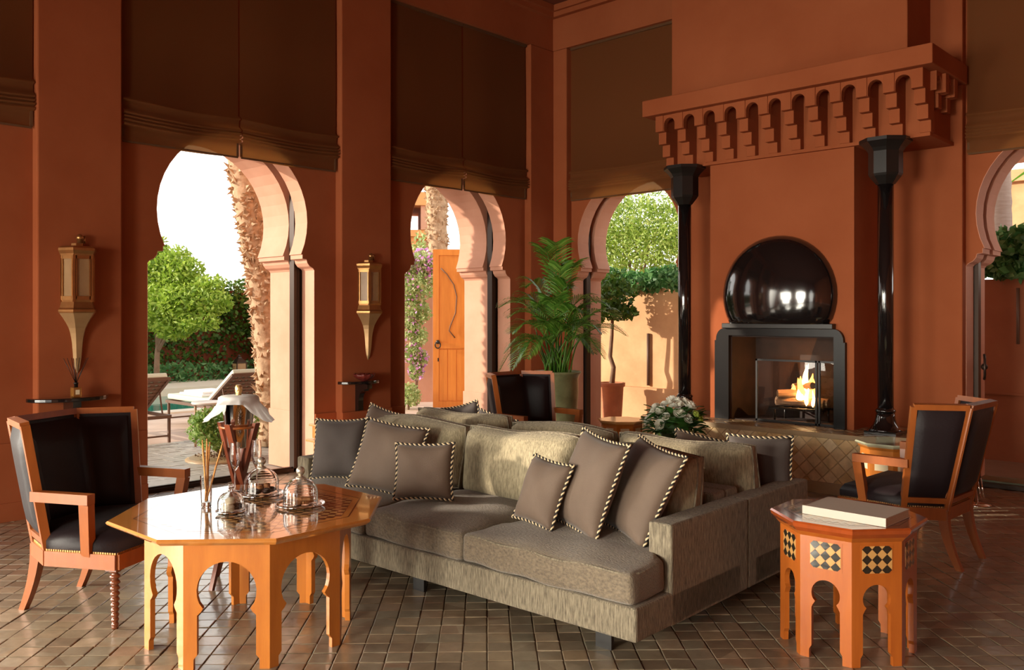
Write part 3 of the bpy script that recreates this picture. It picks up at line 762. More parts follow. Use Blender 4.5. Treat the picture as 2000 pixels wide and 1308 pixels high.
def sofa(name, label, flip):
    o = thing(name, label, 'sofa', (sl.x, sl.y, 0), SROT)
    Y = (lambda y: y) if not flip else (lambda y: 2.16-y)
    Ls = 3.03
    m = MB(); m.box(-Ls, 0, Y(0), Y(1.0), .09, .245); m.build('base', sofafab, o, bevel=.012)
    for x in (-.13, -Ls):
        m = MB(); m.box(x, x+.13, Y(.30), Y(1.078), .085 if x < -1 else .085, .566); m.build('arm', sofafab, o, bevel=.012, seg=3)
    m = MB(); m.box(-Ls+.13, -.13, Y(.94), Y(1.078), .09, .60); m.build('back', sofafab, o, bevel=.02, seg=3)
    for x in (-.22, -1.5, -Ls+.22):
        for y in (.07, .95):
            m = MB(); m.box(x-.045, x+.045, Y(y)-.01, Y(y)+.01, 0, .10); m.build('leg', blackm, o)
    s1, s2 = -1.10, -1.93
    def P(pl): return [(x, Y(y)) for x, y in pl][::(1 if not flip else -1)]
    cushion_box(P([(s1, .0), (-.02, .0), (-.02, .285), (-.14, .30), (-.14, .93), (s1, .93)]), .245, .395, .04, seatfab, 'seat_cushion', o)
    cushion_box(P([(s2, .01), (s1-.008, .01), (s1-.008, .93), (s2, .93)]), .245, .395, .05, seatfab, 'seat_cushion', o)
    cushion_box(P([(-Ls+.02, .0), (s2-.008, .0), (s2-.008, .93), (-Ls+.14, .93), (-Ls+.14, .30), (-Ls+.02, .285)]), .245, .395, .045, seatfab, 'seat_cushion', o)
    sd = -1 if not flip else 1
    if not flip: rg = [(-.87, -.11), (-1.80, -.88), (-2.76, -1.81)]; zz = (.825, .84, .845)
    else: rg = [(-1.035, -.09), (-1.945, -1.045), (-2.93, -1.955)]; zz = (.80, .815, .825)
    for (a, b), z1 in zip(rg, zz): back_cushion(a, b, Y(.74), .42, z1+.012, .25, o, .14, sd, int(abs(a)*10)+flip)
    return o
sofa('sofa', 'long taupe sofa with scattered pillows facing the octagonal coffee table', 0)
sofa('sofa', 'matching taupe sofa back to back with it, facing the fireplace', 1)

# throw pillows with two-tone rope trim
def pillow(label, grp, x, y, zc, W, Hh, T, yaw, tilt, roll=0, m_=pilfab, seed=1, trim=.0066):
    """x,y camera-frame position of the centre; yaw = camera-frame angle the face looks towards; tilt leans back"""
    mb = MB(); N = 16; v = []; fs = []; r = random.Random(seed); ph = [r.uniform(0, 6) for _ in range(6)]
    def pt(u, w_, sgn):
        e = max(0, (1-abs(u)**3.2))**.55*max(0, (1-abs(w_)**3.2))**.55
        X = W/2*u*(1-.075*(1-w_*w_)); Z = Hh/2*w_*(1-.075*(1-u*u)); Yy = -sgn*(T/2*e+.004*e*(math.sin(u*7+ph[0])*math.sin(w_*6+ph[1]))+.006*math.sin(u*3+w_*2+ph[2])*e)
        sag = -.015*(1-w_)*(1-u*u); return (X, Yy, Z+sag*0)
    for sg in (1, -1):
        for j in range(N+1):
            for i in range(N+1): v.append(pt(-1+2*i/N, -1+2*j/N, sg))
    n1 = (N+1)**2; idx = lambda i, j, f: f*n1+j*(N+1)+i
    for j in range(N):
        for i in range(N): fs.append((idx(i, j, 0), idx(i+1, j, 0), idx(i+1, j+1, 0), idx(i, j+1, 0))); fs.append((idx(i, j, 1), idx(i, j+1, 1), idx(i+1, j+1, 1), idx(i+1, j, 1)))
    mb.add(v, fs, 0, True); o = mb.build('throw_pillow', m_)
    o.data.update(); b = bmesh.new(); b.from_mesh(o.data); bmesh.ops.remove_doubles(b, verts=b.verts, dist=1e-5); b.to_mesh(o.data); b.free()
    # rope
    C = []; K = 26
    for (ua, wa, ub, wb_) in ((-1, -1, 1, -1), (1, -1, 1, 1), (1, 1, -1, 1), (-1, 1, -1, -1)):
        for k in range(K):
            t = k/K; u, w_ = ua+(ub-ua)*t, wa+(wb_-wa)*t; q = pt(u, w_, 1); C.append(Vector((q[0]*1.012, 0, q[2]*1.012)))
    L_ = sum((C[i]-C[(i+1) % len(C)]).length for i in range(len(C))); turns = int(L_/.030); S = turns*8; cs = []; acc = 0
    seg = [(C[i]-C[(i+1) % len(C)]).length for i in range(len(C))]; i = 0; a0 = 0
    for s_ in range(S):
        d = L_*s_/S
        while a0+seg[i] < d and i < len(C)-1: a0 += seg[i]; i += 1
        t = (d-a0)/seg[i]; cs.append(C[i].lerp(C[(i+1) % len(C)], t))
    tr = MB()
    for st in (0, 1):
        pts = []
        for s_ in range(S+1):
            p = cs[s_ % S]; nx = (cs[(s_+1) % S]-cs[(s_-1) % S]).normalized(); nn = Vector((nx.z, 0, -nx.x)); a = 2*PI*s_/8+PI*st
            pts.append(p+nn*(trim*.62*math.cos(a))+Vector((0, 1, 0))*(trim*.62*math.sin(a)))
        tr.tube(pts, trim*.72, 5, mi=st, cap=False)
    tr.build('rope_trim', [cream, cordblk], o)
    p = c2w(x, y, zc); o.location = p
    # face looks along local -Y ; rotate so that -Y -> yaw
    o.rotation_euler = (Matrix.Rotation(cang(yaw)+PI/2, 3, 'Z') @ Matrix.Rotation(-math.radians(tilt), 3, 'X') @ Matrix.Rotation(math.radians(roll), 3, 'Y')).to_euler()
    return tag(o, label, 'pillow', grp)
def SP(s_, p): return (.551-.746*s_+.666*p, 3.872+.666*s_+.746*p)
gp_ = 'rope-trimmed throw pillows on the sofas'
def pl(label, px, py, t, W, Hh, T, yaw, tilt, roll=0, m_=pilfab, seed=1):
    pillow(label, gp_, (px-1000)/F*t, t, H-(py-617)*t/F, W, Hh, T, yaw, tilt, roll, m_, seed)
pl('dark grey square pillow against the left arm of the near sofa', 663, 876, 5.98, .42, .41, .16, -112, 14, -3, pilgrey, 1)
pl('taupe pillow leaning over the grey one, left part of the near sofa', 757, 893, 5.62, .47, .46, .17, -112, 22, 7, pilfab, 2)
pl('small square taupe pillow standing in front of the left pillows', 828, 920, 5.18, .365, .33, .14, -104, 12, -2, pilfab, 3)
pillow('smallest pillow of the right trio, at its left end', gp_, .165, 4.68, .605, .33, .36, .13, -142, 22, 4, pilfab, 4)
pillow('tall pillow in the middle of the right trio', gp_, .405, 4.57, .672, .46, .52, .15, -153, 20, 5, pilfab, 5)
pillow('largest pillow of the right trio, tucked behind the right arm', gp_, .665, 4.49, .65, .49, .51, .16, -158, 26, 6, pilfab, 6)
pl('taupe pillow almost hidden behind the grey one at the left back cushion', 742, 846, 6.22, .36, .36, .13, -120, 20, 12, pilfab, 7)
x_, y_ = SP(2.66, 1.62); pl('grey pillow peeking over the far sofa back, nearest the wooden gate', 910, 840, 6.85, .36, .42, .13, 60, 8, 14, pilgrey, 8)
pl('grey pillow peeking over the far sofa back, left of the dark armchair', 968, 858, 6.55, .36, .40, .13, 55, 8, -12, pilgrey, 9)
pl('dark pillow lying behind the right back cushion, only its rope edge showing', 1385, 917, 5.62, .50, .44, .13, 60, 6, -9, pilfab, 10)
pl('dark pillow standing upright at the right end of the far sofa', 1484, 914, 5.27, .38, .40, .12, 72, 4, 0, pilgrey, 11)

# ------------------------------------------------------------------ octagonal tables
def octa(R, rot=PI/8): return [(R*math.cos(rot+k*PI/4), R*math.sin(rot+k*PI/4)) for k in range(8)]
def arch_panel(wd, zt, a, fn, d0, d1):
    """a: dict crown z, circle centre z, radius, notch z, foot; returns MB of a face panel with a horseshoe cut"""
    r, zc, zn = a['r'], a['zc'], a['zn']; hn = math.sqrt(max(1e-6, r*r-(zc-zn)**2))
    half = [(a['foot'], 0), (a['foot'], a['zf']), (a['hb'], a['zf']+.018), (a['hb'], zn-.03), (hn+.006, zn-.016), (hn-.004, zn)]
    a0 = math.asin((zn-zc)/r); half += [(r*math.cos(a0+(PI/2-a0)*i/10), zc+r*math.sin(a0+(PI/2-a0)*i/10)) for i in range(1, 11)]
    m = MB()
    for s_ in (-1, 1):
        out = [(s_*wd/2, 0)]+[(s_*u, z) for u, z in half]+[(0, zt), (s_*wd/2, zt)]
        m.prism(out, fn, d0, d1)
    return m
def checker(mb, R, s_, z, m0, aspect=1.0, rot=0.0):
    """diamond inlay clipped to an octagon; thin tiles alternating two materials"""
    c = math.cos(PI/4); n = int(R*1.6/s_)+2; ap = R*math.cos(PI/8)
    for i in range(-n, n):
        for j in range(-n, n):
            u, w_ = (i+.5)*s_, (j+.5)*s_; x, y = (u+w_)*c*aspect, (-u+w_)*c
            q = max(abs(x*math.cos(k*PI/4)+y*math.sin(k*PI/4)) for k in range(4))
            if q > ap-s_*.75: continue
            h_ = s_*.5*.97; v = []
            for a, b in ((-1, -1), (1, -1), (1, 1), (-1, 1)): uu, ww = u+a*h_, w_+b*h_; v.append(((uu+ww)*c*aspect, (-uu+ww)*c, z))
            mb.add(v, [(0, 1, 2, 3)], (i+j) % 2)
def octable(label, cx, cy, rz, zt, Rt, Ri, a, topm, sidem, cell, panel=None, group=None, tt=.03, border=.19, name='octagonal_table'):
    o = thing(name, label, 'table', c2w(cx, cy), rz, group)
    m = MB(); m.loft([[(x, y, zt-tt) for x, y in octa(Rt-.025)], [(x, y, zt-tt*.55) for x, y in octa(Rt-.006)], [(x, y, zt-.008) for x, y in octa(Rt)], [(x, y, zt) for x, y in octa(Rt-.008)]])
    top = m.build('tabletop', topm, o)
    if cell:
        m = MB(); checker(m, Rt*(1-border), cell, zt+.0006, 0, 1.0); tag(m.build('inlay_tiles', [ebony, gold_in], top), kind='stuff')
        Rb = Rt*(1-border)+.008; m = MB(); P1, P2 = octa(Rb), octa(Rb-.005)
        for k in range(8): q = (k+1) % 8; m.add([(*P1[k], zt+.0007), (*P1[q], zt+.0007), (*P2[q], zt+.0007), (*P2[k], zt+.0007)], [(0, 1, 2, 3)])
        m.build('inlay_border', ebony, top)
    m = MB(); m.loft([[(x, y, zt-tt-.022) for x, y in octa(Ri+.002)], [(x, y, zt-tt) for x, y in octa(Ri+.022)]]); m.build('moulding', sidem, o)
    wd = 2*Ri*math.sin(PI/8); ap = Ri*math.cos(PI/8)
    for k in range(8):
        an = k*PI/4; n = Vector((math.cos(an), math.sin(an))); t = Vector((-n.y, n.x))
        fn = lambda u, z, d: (n.x*(ap-d)+t.x*u, n.y*(ap-d)+t.y*u, z)
        m = arch_panel(wd, zt-tt-.001, a, fn, 0, .024); sp = m.build('side_panel', sidem, o, fixn=True)
        if panel == 'diamond':
            zz0, zz1, hw = a['pz0'], a['pz1'], a['pw']
            m = MB(); m.prism([(-hw-.006, zz0-.006), (hw+.006, zz0-.006), (hw+.006, zz1+.006), (-hw-.006, zz1+.006)], fn, -.0012, .002); m.build('inlay_ground', sidem, sp, fixn=True)
            cc = .046; s2 = cc/math.sqrt(2); c = math.cos(PI/4)
            for i in range(-6, 7):
                for j in range(-6, 7):
                    u, w_ = i*s2, j*s2; X, Z = (u+w_)*c, (-u+w_)*c+(zz0+zz1)/2
                    h_ = s2*.485; pg = []
                    for A, B in ((-1, -1), (1, -1), (1, 1), (-1, 1)): uu, ww = u+A*h_, w_+B*h_; pg.append(((uu+ww)*c, (-uu+ww)*c+(zz0+zz1)/2))
                    pg = clip_poly(pg, -hw, hw, zz0, zz1)
                    if len(pg) < 3 or area(pg) < 1.5e-4: continue
                    mm = MB(); mm.prism(pg, fn, -.003, .001); mm.build('inlay_tile', ebony if (i+j) % 2 == 0 else gold_in, sp, fixn=True)
        elif panel == 'cream':
            zz0, zz1, hw = a['pz0'], a['pz1'], a['pw']
            m = MB(); m.prism([(-hw, zz0), (hw, zz0), (hw, zz1), (-hw, zz1)], fn, -.002, .002); m.build('inlay_panel', ivory, sp, fixn=True)
    return o
A1 = dict(r=.130, zc=.343, zn=.268, hb=.128, foot=.143, zf=.045)
T1 = (-1.272, 4.27); Z1 = .609; RZ1 = math.radians(23.4-22.5)
octable('large honey-coloured octagonal coffee table with arched sides and chequered inlay top', *T1, RZ1, Z1, .655, .49, A1, honeytop, honey, .033)
A2 = dict(r=.064, zc=.300, zn=.262, hb=.064, foot=.075, zf=.04, pz0=.415, pz1=.535, pw=.069)
T2 = (1.586, 4.12); Z2 = .62
octable('small reddish octagonal table with diamond inlay panels and an ivory book', *T2, math.radians(25.9-22.5), Z2, .35, .302, A2, redtop, redwood, .027, panel='diamond', tt=.045, border=.2)
A3 = dict(r=.05, zc=.22, zn=.19, hb=.05, foot=.06, zf=.03, pz0=.30, pz1=.385, pw=.045)
octable('small octagonal table with cream side panels by the planted arch', 1.16, 9.2, 0, .46, .265, .225, A3, mat('pale_honey_top', (.72, .42, .16), .25, coat=.5), honey, 0, panel='cream')
A4 = dict(r=.05, zc=.28, zn=.25, hb=.05, foot=.06, zf=.03, pz0=.38, pz1=.49, pw=.05)
octable('small pale-topped octagonal table in sunlight between hearth and right armchair', 2.93, 6.72, 0, .585, .265, .225, A4, mat('celadon_top', (.50, .52, .36), .15, coat=.8), honey, 0, panel='cream')
octable('octagonal table under the white rose bouquet, hidden behind the far sofa', 1.37, 7.34, .3, .50, .30, .25, A3, redtop, redwood, 0)
# book
bk = thing('book', 'thick ivory clothbound book lying on the small reddish octagonal table', 'book', c2w(1.603, 4.06, Z2+.001), cang(45))
m = MB(); m.box(-.135, .135, -.195, .195, .036, .0395); m.box(-.135, .135, -.195, .195, 0, .0035); m.box(-.139, -.135, -.195, .195, 0, .0395); m.build('cover', bookw, bk, bevel=.0015)
m = MB(); m.box(-.134, .13, -.191, .191, .0035, .036); m.build('pages', paper, bk)

# ------------------------------------------------------------------ armchairs
def armchair(label, x, y, fdeg, group='dark leather armchairs'):
    o = thing('armchair', label, 'armchair', c2w(x, y), cang(fdeg), group)
    JB = [Vector((-.60, s_*.20, .30)) for s_ in (-1, 1)]; JT = [Vector((-.752, s_*.222, 1.0)) for s_ in (-1, 1)]
    WB_ = [Vector((-.40, s_*.335, .30)) for s_ in (-1, 1)]; WT = [Vector((-.495, s_*.398, 1.0)) for s_ in (-1, 1)]
    def back_panel(b0, b1, t1, t0, nm):
        n = ((b1-b0).cross(t0-b0)).normalized(); root = None
        m = MB(); wf = .034; dp = .042
        m.bar(b0, t0, wf, dp, side=(b1-b0)); m.bar(b1, t1, wf, dp, side=(b1-b0))
        m.bar(t0, t1, wf, dp+.002, side=(t0-b0)); m.bar(b0.lerp(t0, .17), b1.lerp(t1, .17), wf, dp-.002, side=(t0-b0))
        root = m.build(nm+'_frame', chairwood, o, fixn=True)
        # padded leather
        m = MB(); N = 8; v = []
        for sg in (1, -1):
            for j in range(N+1):
                for i in range(N+1):
                    s_, t = i/N, .19+.79*j/N; p = b0.lerp(b1, s_).lerp(t0.lerp(t1, s_), t)
                    e = max(0, 1-abs(2*s_-1)**4)**.5*max(0, 1-abs(2*(j/N)-1)**6)**.5; v.append(p+n*sg*(.006+(.035 if sg > 0 else .006)*e))
        n1 = (N+1)**2; fs = []
        for j in range(N):
            for i in range(N): a = j*(N+1)+i; fs.append((a, a+1, a+N+2, a+N+1)); fs.append((n1+a, n1+a+N+1, n1+a+N+2, n1+a+1))
        m.add(v, fs, 0, True); m.build('upholstery', leather, root)
    # normals towards +x (inside)
    back_panel(JB[1], JB[0], JT[0], JT[1], 'backrest')
    back_panel(JB[0], WB_[0], WT[0], JT[0], 'wing')
    back_panel(WB_[1], JB[1], JT[1], WT[1], 'wing')
    # continuous inner upholstery across the three panels
    m = MB(); bt = [WB_[0].lerp(JB[0], .16), JB[0], JB[1], WB_[1].lerp(JB[1], .16)]; tp = [WT[0].lerp(JT[0], .13), JT[0], JT[1], WT[1].lerp(JT[1], .13)]
    NU, NV = 8, 8; cols = []
    for sgm in range(3):
        for q in range(NU+(sgm == 2)): s_ = q/NU; cols.append((bt[sgm].lerp(bt[sgm+1], s_), tp[sgm].lerp(tp[sgm+1], s_), (sgm*NU+q)/(3*NU)))
    v = []; cen = Vector((-.2, 0, 0))
    for a, b, u in cols:
        for j in range(NV+1):
            t = .20+.755*j/NV; p = a.lerp(b, t); d = Vector((cen.x-p.x, cen.y-p.y*1.0, 0)).normalized()
            e = max(0, 1-abs(2*u-1)**8)**.5*max(0, 1-abs(2*j/NV-1)**8)**.5; v.append(p+d*(.018+.045*e))
    fs = [(i*(NV+1)+j, (i+1)*(NV+1)+j, (i+1)*(NV+1)+j+1, i*(NV+1)+j+1) for i in range(3*NU) for j in range(NV)]
    m.add(v, fs, 0, True); m.build('inner_upholstery', leather, o)
    # seat rail
    out = [(0, -.335), (0, .335), (-.40, .36), (-.615, .215), (-.615, -.215), (-.40, -.36)]
    m = MB(); n = len(out)
    for i in range(n):
        a, b = Vector((*out[i], .335)), Vector((*out[(i+1) % n], .335)); m.bar(a, b, .075, .03, side=(0, 0, 1))
    m.build('seat_rail', chairwood, o, fixn=True)
    m = MB(); pts = [Vector((x_*1.0, y_, .378)) for x_, y_ in out]; 
    for i in range(n):
        a, b = pts[i], pts[(i+1) % n]; k = int((b-a).length/.013)
        for q in range(k): p = a.lerp(b, (q+.5)/k); m.box(p.x-.0045, p.x+.0045, p.y-.0045, p.y+.0045, .372, .381)
    tag(m.build('nailhead_trim', brass, o), kind='stuff')
    # seat
    def ins(k): return [((x_+.30)*k-.30, y_*k) for x_, y_ in out]
    m = MB(); m.loft([[(a, b, .355) for a, b in ins(.985)], [(a, b, .375) for a, b in ins(1.0)], [(a, b, .42) for a, b in ins(1.0)], [(a, b, .455) for a, b in ins(.93)], [(a, b, .478) for a, b in ins(.75)], [(a, b, .49) for a, b in ins(.4)]], smooth=True)
    m.build('seat', leather, o)
    for s_ in (-1, 1):
        m = MB(); pr = [(.030, .30), (.030, .285), (.019, .28)]
        z = .275; r = .027
        while z > .03:
            hh = .030*(.75+.25*z/.28); 
            for q in range(6): a = PI*q/5; pr.append((.014+(r-.014)*math.sin(a), z-hh*q/5))
            z -= hh; r *= .955
        pr += [(.014, .02), (.017, .012), (.015, 0)]
        m.box(-.06+.0, .004, s_*.315-.03, s_*.315+.03, .29, .37); m.lathe([(a, b) for a, b in pr], 12, c=(-.026, s_*.315, 0)); m.build('leg', mat('turned_leg_wood', (.16, .045, .018), .25, coat=.5) if 'turned_leg_wood' not in MATS else MATS['turned_leg_wood'], o, fixn=True)
        # rear sabre leg
        m = MB(); secs = []
        for q in range(8):
            t = q/7; z = .36*(1-t); x_ = -.60-.095*t**1.9; wd = .05*(1-.30*t); dp_ = .062*(1-.42*t); y_ = s_*(.204+.0*t)
            secs.append([(x_-dp_/2, y_-wd/2, z), (x_+dp_/2, y_-wd/2, z), (x_+dp_/2, y_+wd/2, z), (x_-dp_/2, y_+wd/2, z)])
        m.loft(secs); m.build('leg', chairwood, o, fixn=True)
        # arm
        m = MB(); a0 = Vector((-.46, s_*.378, .647)); a1 = Vector((-.114, s_*.378, .647))
        m.bar(a0, a1, .05, .052, side=(0, 0, 1)); m.bar(Vector((-.141, s_*.378, .624)), Vector((-.165, s_*.338, .36)), .056, .046, side=(1, 0, 0), w1=.05)
        m.build('armrest', chairwood, o, fixn=True)
    return o
armchair('dark leather armchair with wooden arms beside the coffee table', -1.86, 4.616, -15.6)
armchair('dark leather armchair standing before the potted palm, partly behind the sofas', .467, 7.808, -44.3)
armchair('dark leather armchair seen from behind, turned towards the hearth', 2.383, 5.929, 134.4)
# ------------------------------------------------------------------ terrace and garden
gz = -.02
m = MB(); m.box(-45, -8.1, -25, 40, -.3, gz); m.box(-8.1, 30, 9.05, 40, -.3, gz); struct(m.build('ground', patio))
m = MB(); m.box(-8.1, -7.62, FY-.8, 8.9, -.3, -.008); m.box(-7.5, RX, 8.70, 9.06, -.3, -.012); struct(m.build('floor_threshold', patiotile))
# small paving in front of the pool arch, larger smooth slabs beyond
m = MB(); r9 = random.Random(5)
for i in range(18):
    for j in range(60):
        x0 = -8.12-.13*(i+1); y0 = 2.2+.13*j
        if y0 > 9: continue
        m.box(x0+.004, x0+.126, y0+.004, y0+.126, gz, gz+.008+r9.random()*.003)
pv = struct(m.build('terrace_paving', patiotile)); tag(pv, kind='stuff')
m = MB(); m.box(-16.55, -13.85, -8, 16, gz, gz+.012); struct(m.build('pool_water', water))
cp = thing('pool_coping', 'pale stone coping around the green pool', 'coping')
m = MB(); m.box(-18.3, -16.5, -8, 16, gz, gz+.16); m.build('far_edge', coping, cp)
m = MB(); m.box(-13.9, -13.55, -8, 16, gz, gz+.03); m.build('near_edge', coping, cp)
struct_wall = MB(); struct_wall.box(-19.3, -18.95, -12, 22, gz, 2.15)
redwall = mat('red_garden_plaster', (.36, .10, .05), .9, noise=(3, .3, (.26, .065, .03)))
gw = tag(struct_wall.build('garden_wall', redwall), 'low red garden wall behind the pool, mostly grown over with ivy', 'wall')
N = 42000; P = np.random.rand(N, 3)*[.35, 26, 1]+[-18.98, -8, 0]
zz = np.random.rand(N)**.75; P[:, 2] = .25+zz*2.15+.08*np.sin(P[:, 1]*3); P[:, 0] += .18*np.sin(P[:, 1]*2.1+P[:, 2]*3)*.5
keep = (P[:, 2] > .70+.35*np.sin(P[:, 1]*1.3)) | (np.random.rand(N) < .5+.1*(P[:, 1]-8).clip(0, 5)); P = P[keep]
hed = tag(fol('ivy_hedge', P, .10, lf_hedge, aspect=1.4), 'dense ivy hedge covering the garden wall behind the pool', 'hedge')
N = 9000; P = np.random.rand(N, 3)*[.75, 22, .40]+[-18.55, -6, .12]; tag(fol('ground_cover', P, .11, lf_dark, aspect=2), 'low strip of green plants along the foot of the ivy wall', 'plants', kind='stuff')
def tree(name, label, trunk, blobs, n, size, m_, tm=bark, r=.06, cat='tree', group=None, asp=2.4):
    """trunk: list of world points; blobs: (centre, radius3)"""
    o = thing(name, label, cat, (trunk[0][0], trunk[0][1], trunk[0][2]), 0, group); b0 = Vector(trunk[0])
    mb = MB(); pts = [Vector(p)-b0 for p in trunk]; mb.tube(pts, [r*(1-.45*i/(len(pts)-1)) for i in range(len(pts))], 8)
    top = pts[-1]
    for c, rr in blobs[:6]:
        e = Vector(c)-b0; mid = top.lerp(e, .5)+Vector((0, 0, .08)); mb.tube([pts[-2] if len(pts) > 2 else top, mid, e], [r*.5, r*.3, r*.12], 5)
    mb.build('trunk', tm, o)
    tot = sum(b[1][0]*b[1][1]*b[1][2] for b in blobs); Q = []
    for c, rr in blobs: Q.append(blob(max(20, int(n*rr[0]*rr[1]*rr[2]/tot)), Vector(c)-b0, rr, .35))
    fol('foliage', np.concatenate(Q), size, m_, o, aspect=asp); return o
def Z(py, t): return H-(py-617)*t/F
def B(px, py, t, r, ry=None, rz=None): p = D(px, t, Z(py, t)); return ((p.x, p.y, p.z), (r, ry or r, rz or r))
t0 = D(305, 17.8)
tree('bright_tree', 'bright green bushy tree left of the pool arch, in front of the ivy', [(t0.x, t0.y, 0), (t0.x+.05, t0.y, .8), (t0.x, t0.y+.1, 1.5)],
     [B(310, 530, 17.6, .5), B(345, 510, 17.4, .34), B(285, 500, 17.8, .5), B(372, 528, 17.2, .30), B(355, 590, 17, .48, None, .40), B(400, 590, 16.9, .38, None, .28), B(312, 600, 17.2, .5), B(418, 552, 16.9, .26, None, .16), B(372, 628, 16.8, .30, None, .20), B(425, 590, 16.9, .3, None, .26), B(405, 625, 16.8, .28, None, .22), B(340, 640, 17, .4, None, .25), B(300, 480, 17.8, .28), B(350, 545, 17.3, .4), B(396, 560, 17, .25)], 12500, .105, lf_tree, r=.07)
def palm_trunk(label, pts, r, m_, n=9, rough=1.0, crown=True):
    o = thing('palm_tree', label, 'tree', (pts[0][0], pts[0][1], pts[0][2])); b0 = Vector(pts[0]); q = [Vector(p)-b0 for p in pts]
    # resample
    R = []; 
    for i in range(len(q)-1):
        for k in range(10): R.append(q[i].lerp(q[i+1], k/10))
    R.append(q[-1]); mb = MB(); mb.tube(R, [r*(1+.05*math.sin(i*2.2)) for i in range(len(R))], 12)
    L_ = len(R)
    if rough:
        rd = random.Random(4)
        for i in range(int(430*rough)):
            k = rd.randrange(L_-1); c = R[k].lerp(R[k+1], rd.random()); a = rd.uniform(0, 2*PI); d = Vector((math.cos(a), math.sin(a), 0)); t_ = Vector((-d.y, d.x, 0))
            ww = rd.uniform(.012, .04); b = c+d*r*.9; tip = b+d*rd.uniform(.03, .09)+t_*rd.uniform(-.05, .05)+Vector((0, 0, rd.uniform(-.04, .12)))
            v = [b-t_*ww, b+t_*ww, b+t_*ww*.8+Vector((0, 0, .06)), b-t_*ww*.8+Vector((0, 0, .06)), tip+t_*ww*.4, tip-t_*ww*.4]
            mb.add(v, [(0, 1, 4, 5), (3, 5, 4, 2), (0, 5, 3), (1, 2, 4)])
    mb.build('trunk', m_, o)
    if crown:
        top = R[-1]; cr = MB()
        for k in range(20):
            a = k*2.4; el = .9-.06*k; pts_ = [top+Vector((math.cos(a)*1.9*t*math.cos(el*(1-t)), math.sin(a)*1.9*t*math.cos(el*(1-t)), 1.6*t*math.sin(el)-1.6*t*t)) for t in [i/8 for i in range(9)]]
            for i in range(1, 9):
                p = pts_[i]; d = (pts_[i]-pts_[i-1]).normalized(); s_ = d.cross(Vector((0, 0, 1))).normalized()
                for sg in (-1, 1):
                    for w_ in (0, .5): q_ = pts_[i-1].lerp(p, w_); e = q_+s_*sg*.42+d*.2-Vector((0, 0, .12)); cr.add([q_, q_+d*.05, e], [(0, 1, 2)])
        cr.build('crown', lf_palm, o)
    return o
def PW(px, py, t): p = D(px, t, Z(py, t)); return (p.x, p.y, p.z)
palm_trunk('shaggy leaning palm trunk standing just outside the pool arch', [PW(536, 868, 10.5), PW(530, 700, 10.5), PW(521, 600, 10.5), PW(510, 520, 10.5), PW(495, 430, 10.5), PW(482, 350, 10.5), PW(466, 250, 10.5), PW(450, 60, 10.5), PW(440, -260, 10.5)], .19, palmbark, rough=3.2)
palm_trunk('shaggy upright palm trunk behind the wooden garden gate', [PW(856, 775, 16.5), PW(855, 480, 16.5), PW(852, 380, 16.5), PW(848, 340, 16.5), PW(846, 150, 16.5), PW(840, 20, 16.5)], .19, palmbark, rough=2.5)
palm_trunk('smooth grey palm trunk seen through the arch at the right edge', [PW(1960, 800, 12.5), PW(1958, 420, 12.5), PW(1955, 300, 12.5), PW(1955, 60, 12.5)], .125, greybark, rough=0)

# bush by the terrace
b0 = G(437, 897, gz)
bu = thing('round_bush', 'round leafy bush on the terrace outside the pool arch', 'bush', (b0.x, b0.y, gz))
m = MB()
for k in range(26):
    a = k*2.4; rr = .05+.20*random.random(); m.tube([(0, 0, 0), (math.cos(a)*rr*.6, math.sin(a)*rr*.6, .15), (math.cos(a)*rr*1.6, math.sin(a)*rr*1.6, .38)], [.010, .007, .004], 4)
m.build('stems', bark, bu)
fol('foliage', np.concatenate([blob(2600, (0, 0, .34), (.40, .40, .24), .3), blob(500, (.05, -.25, .44), (.16, .16, .14), .2), blob(400, (0, .2, .48), (.16, .16, .14), .2)]), .05, lf_bush, bu, aspect=1.8)
m = MB(); m.lathe([(.40, 0), (.40, .02), (.36, .035)], 24); m.build('stone_ring', stone, bu)
fol('bed_litter', blob(300, (0, 0, .05), (.34, .34, .03), .1), .03, bark, bu)

m = MB(); m.box(-4.2, 9, 9.06, 10.48, gz, gz+.006); struct(m.build('floor_porch', mat('brown_terrace_tile', (.26, .15, .09), .5, noise=(6, .3, (.17, .09, .05)))))
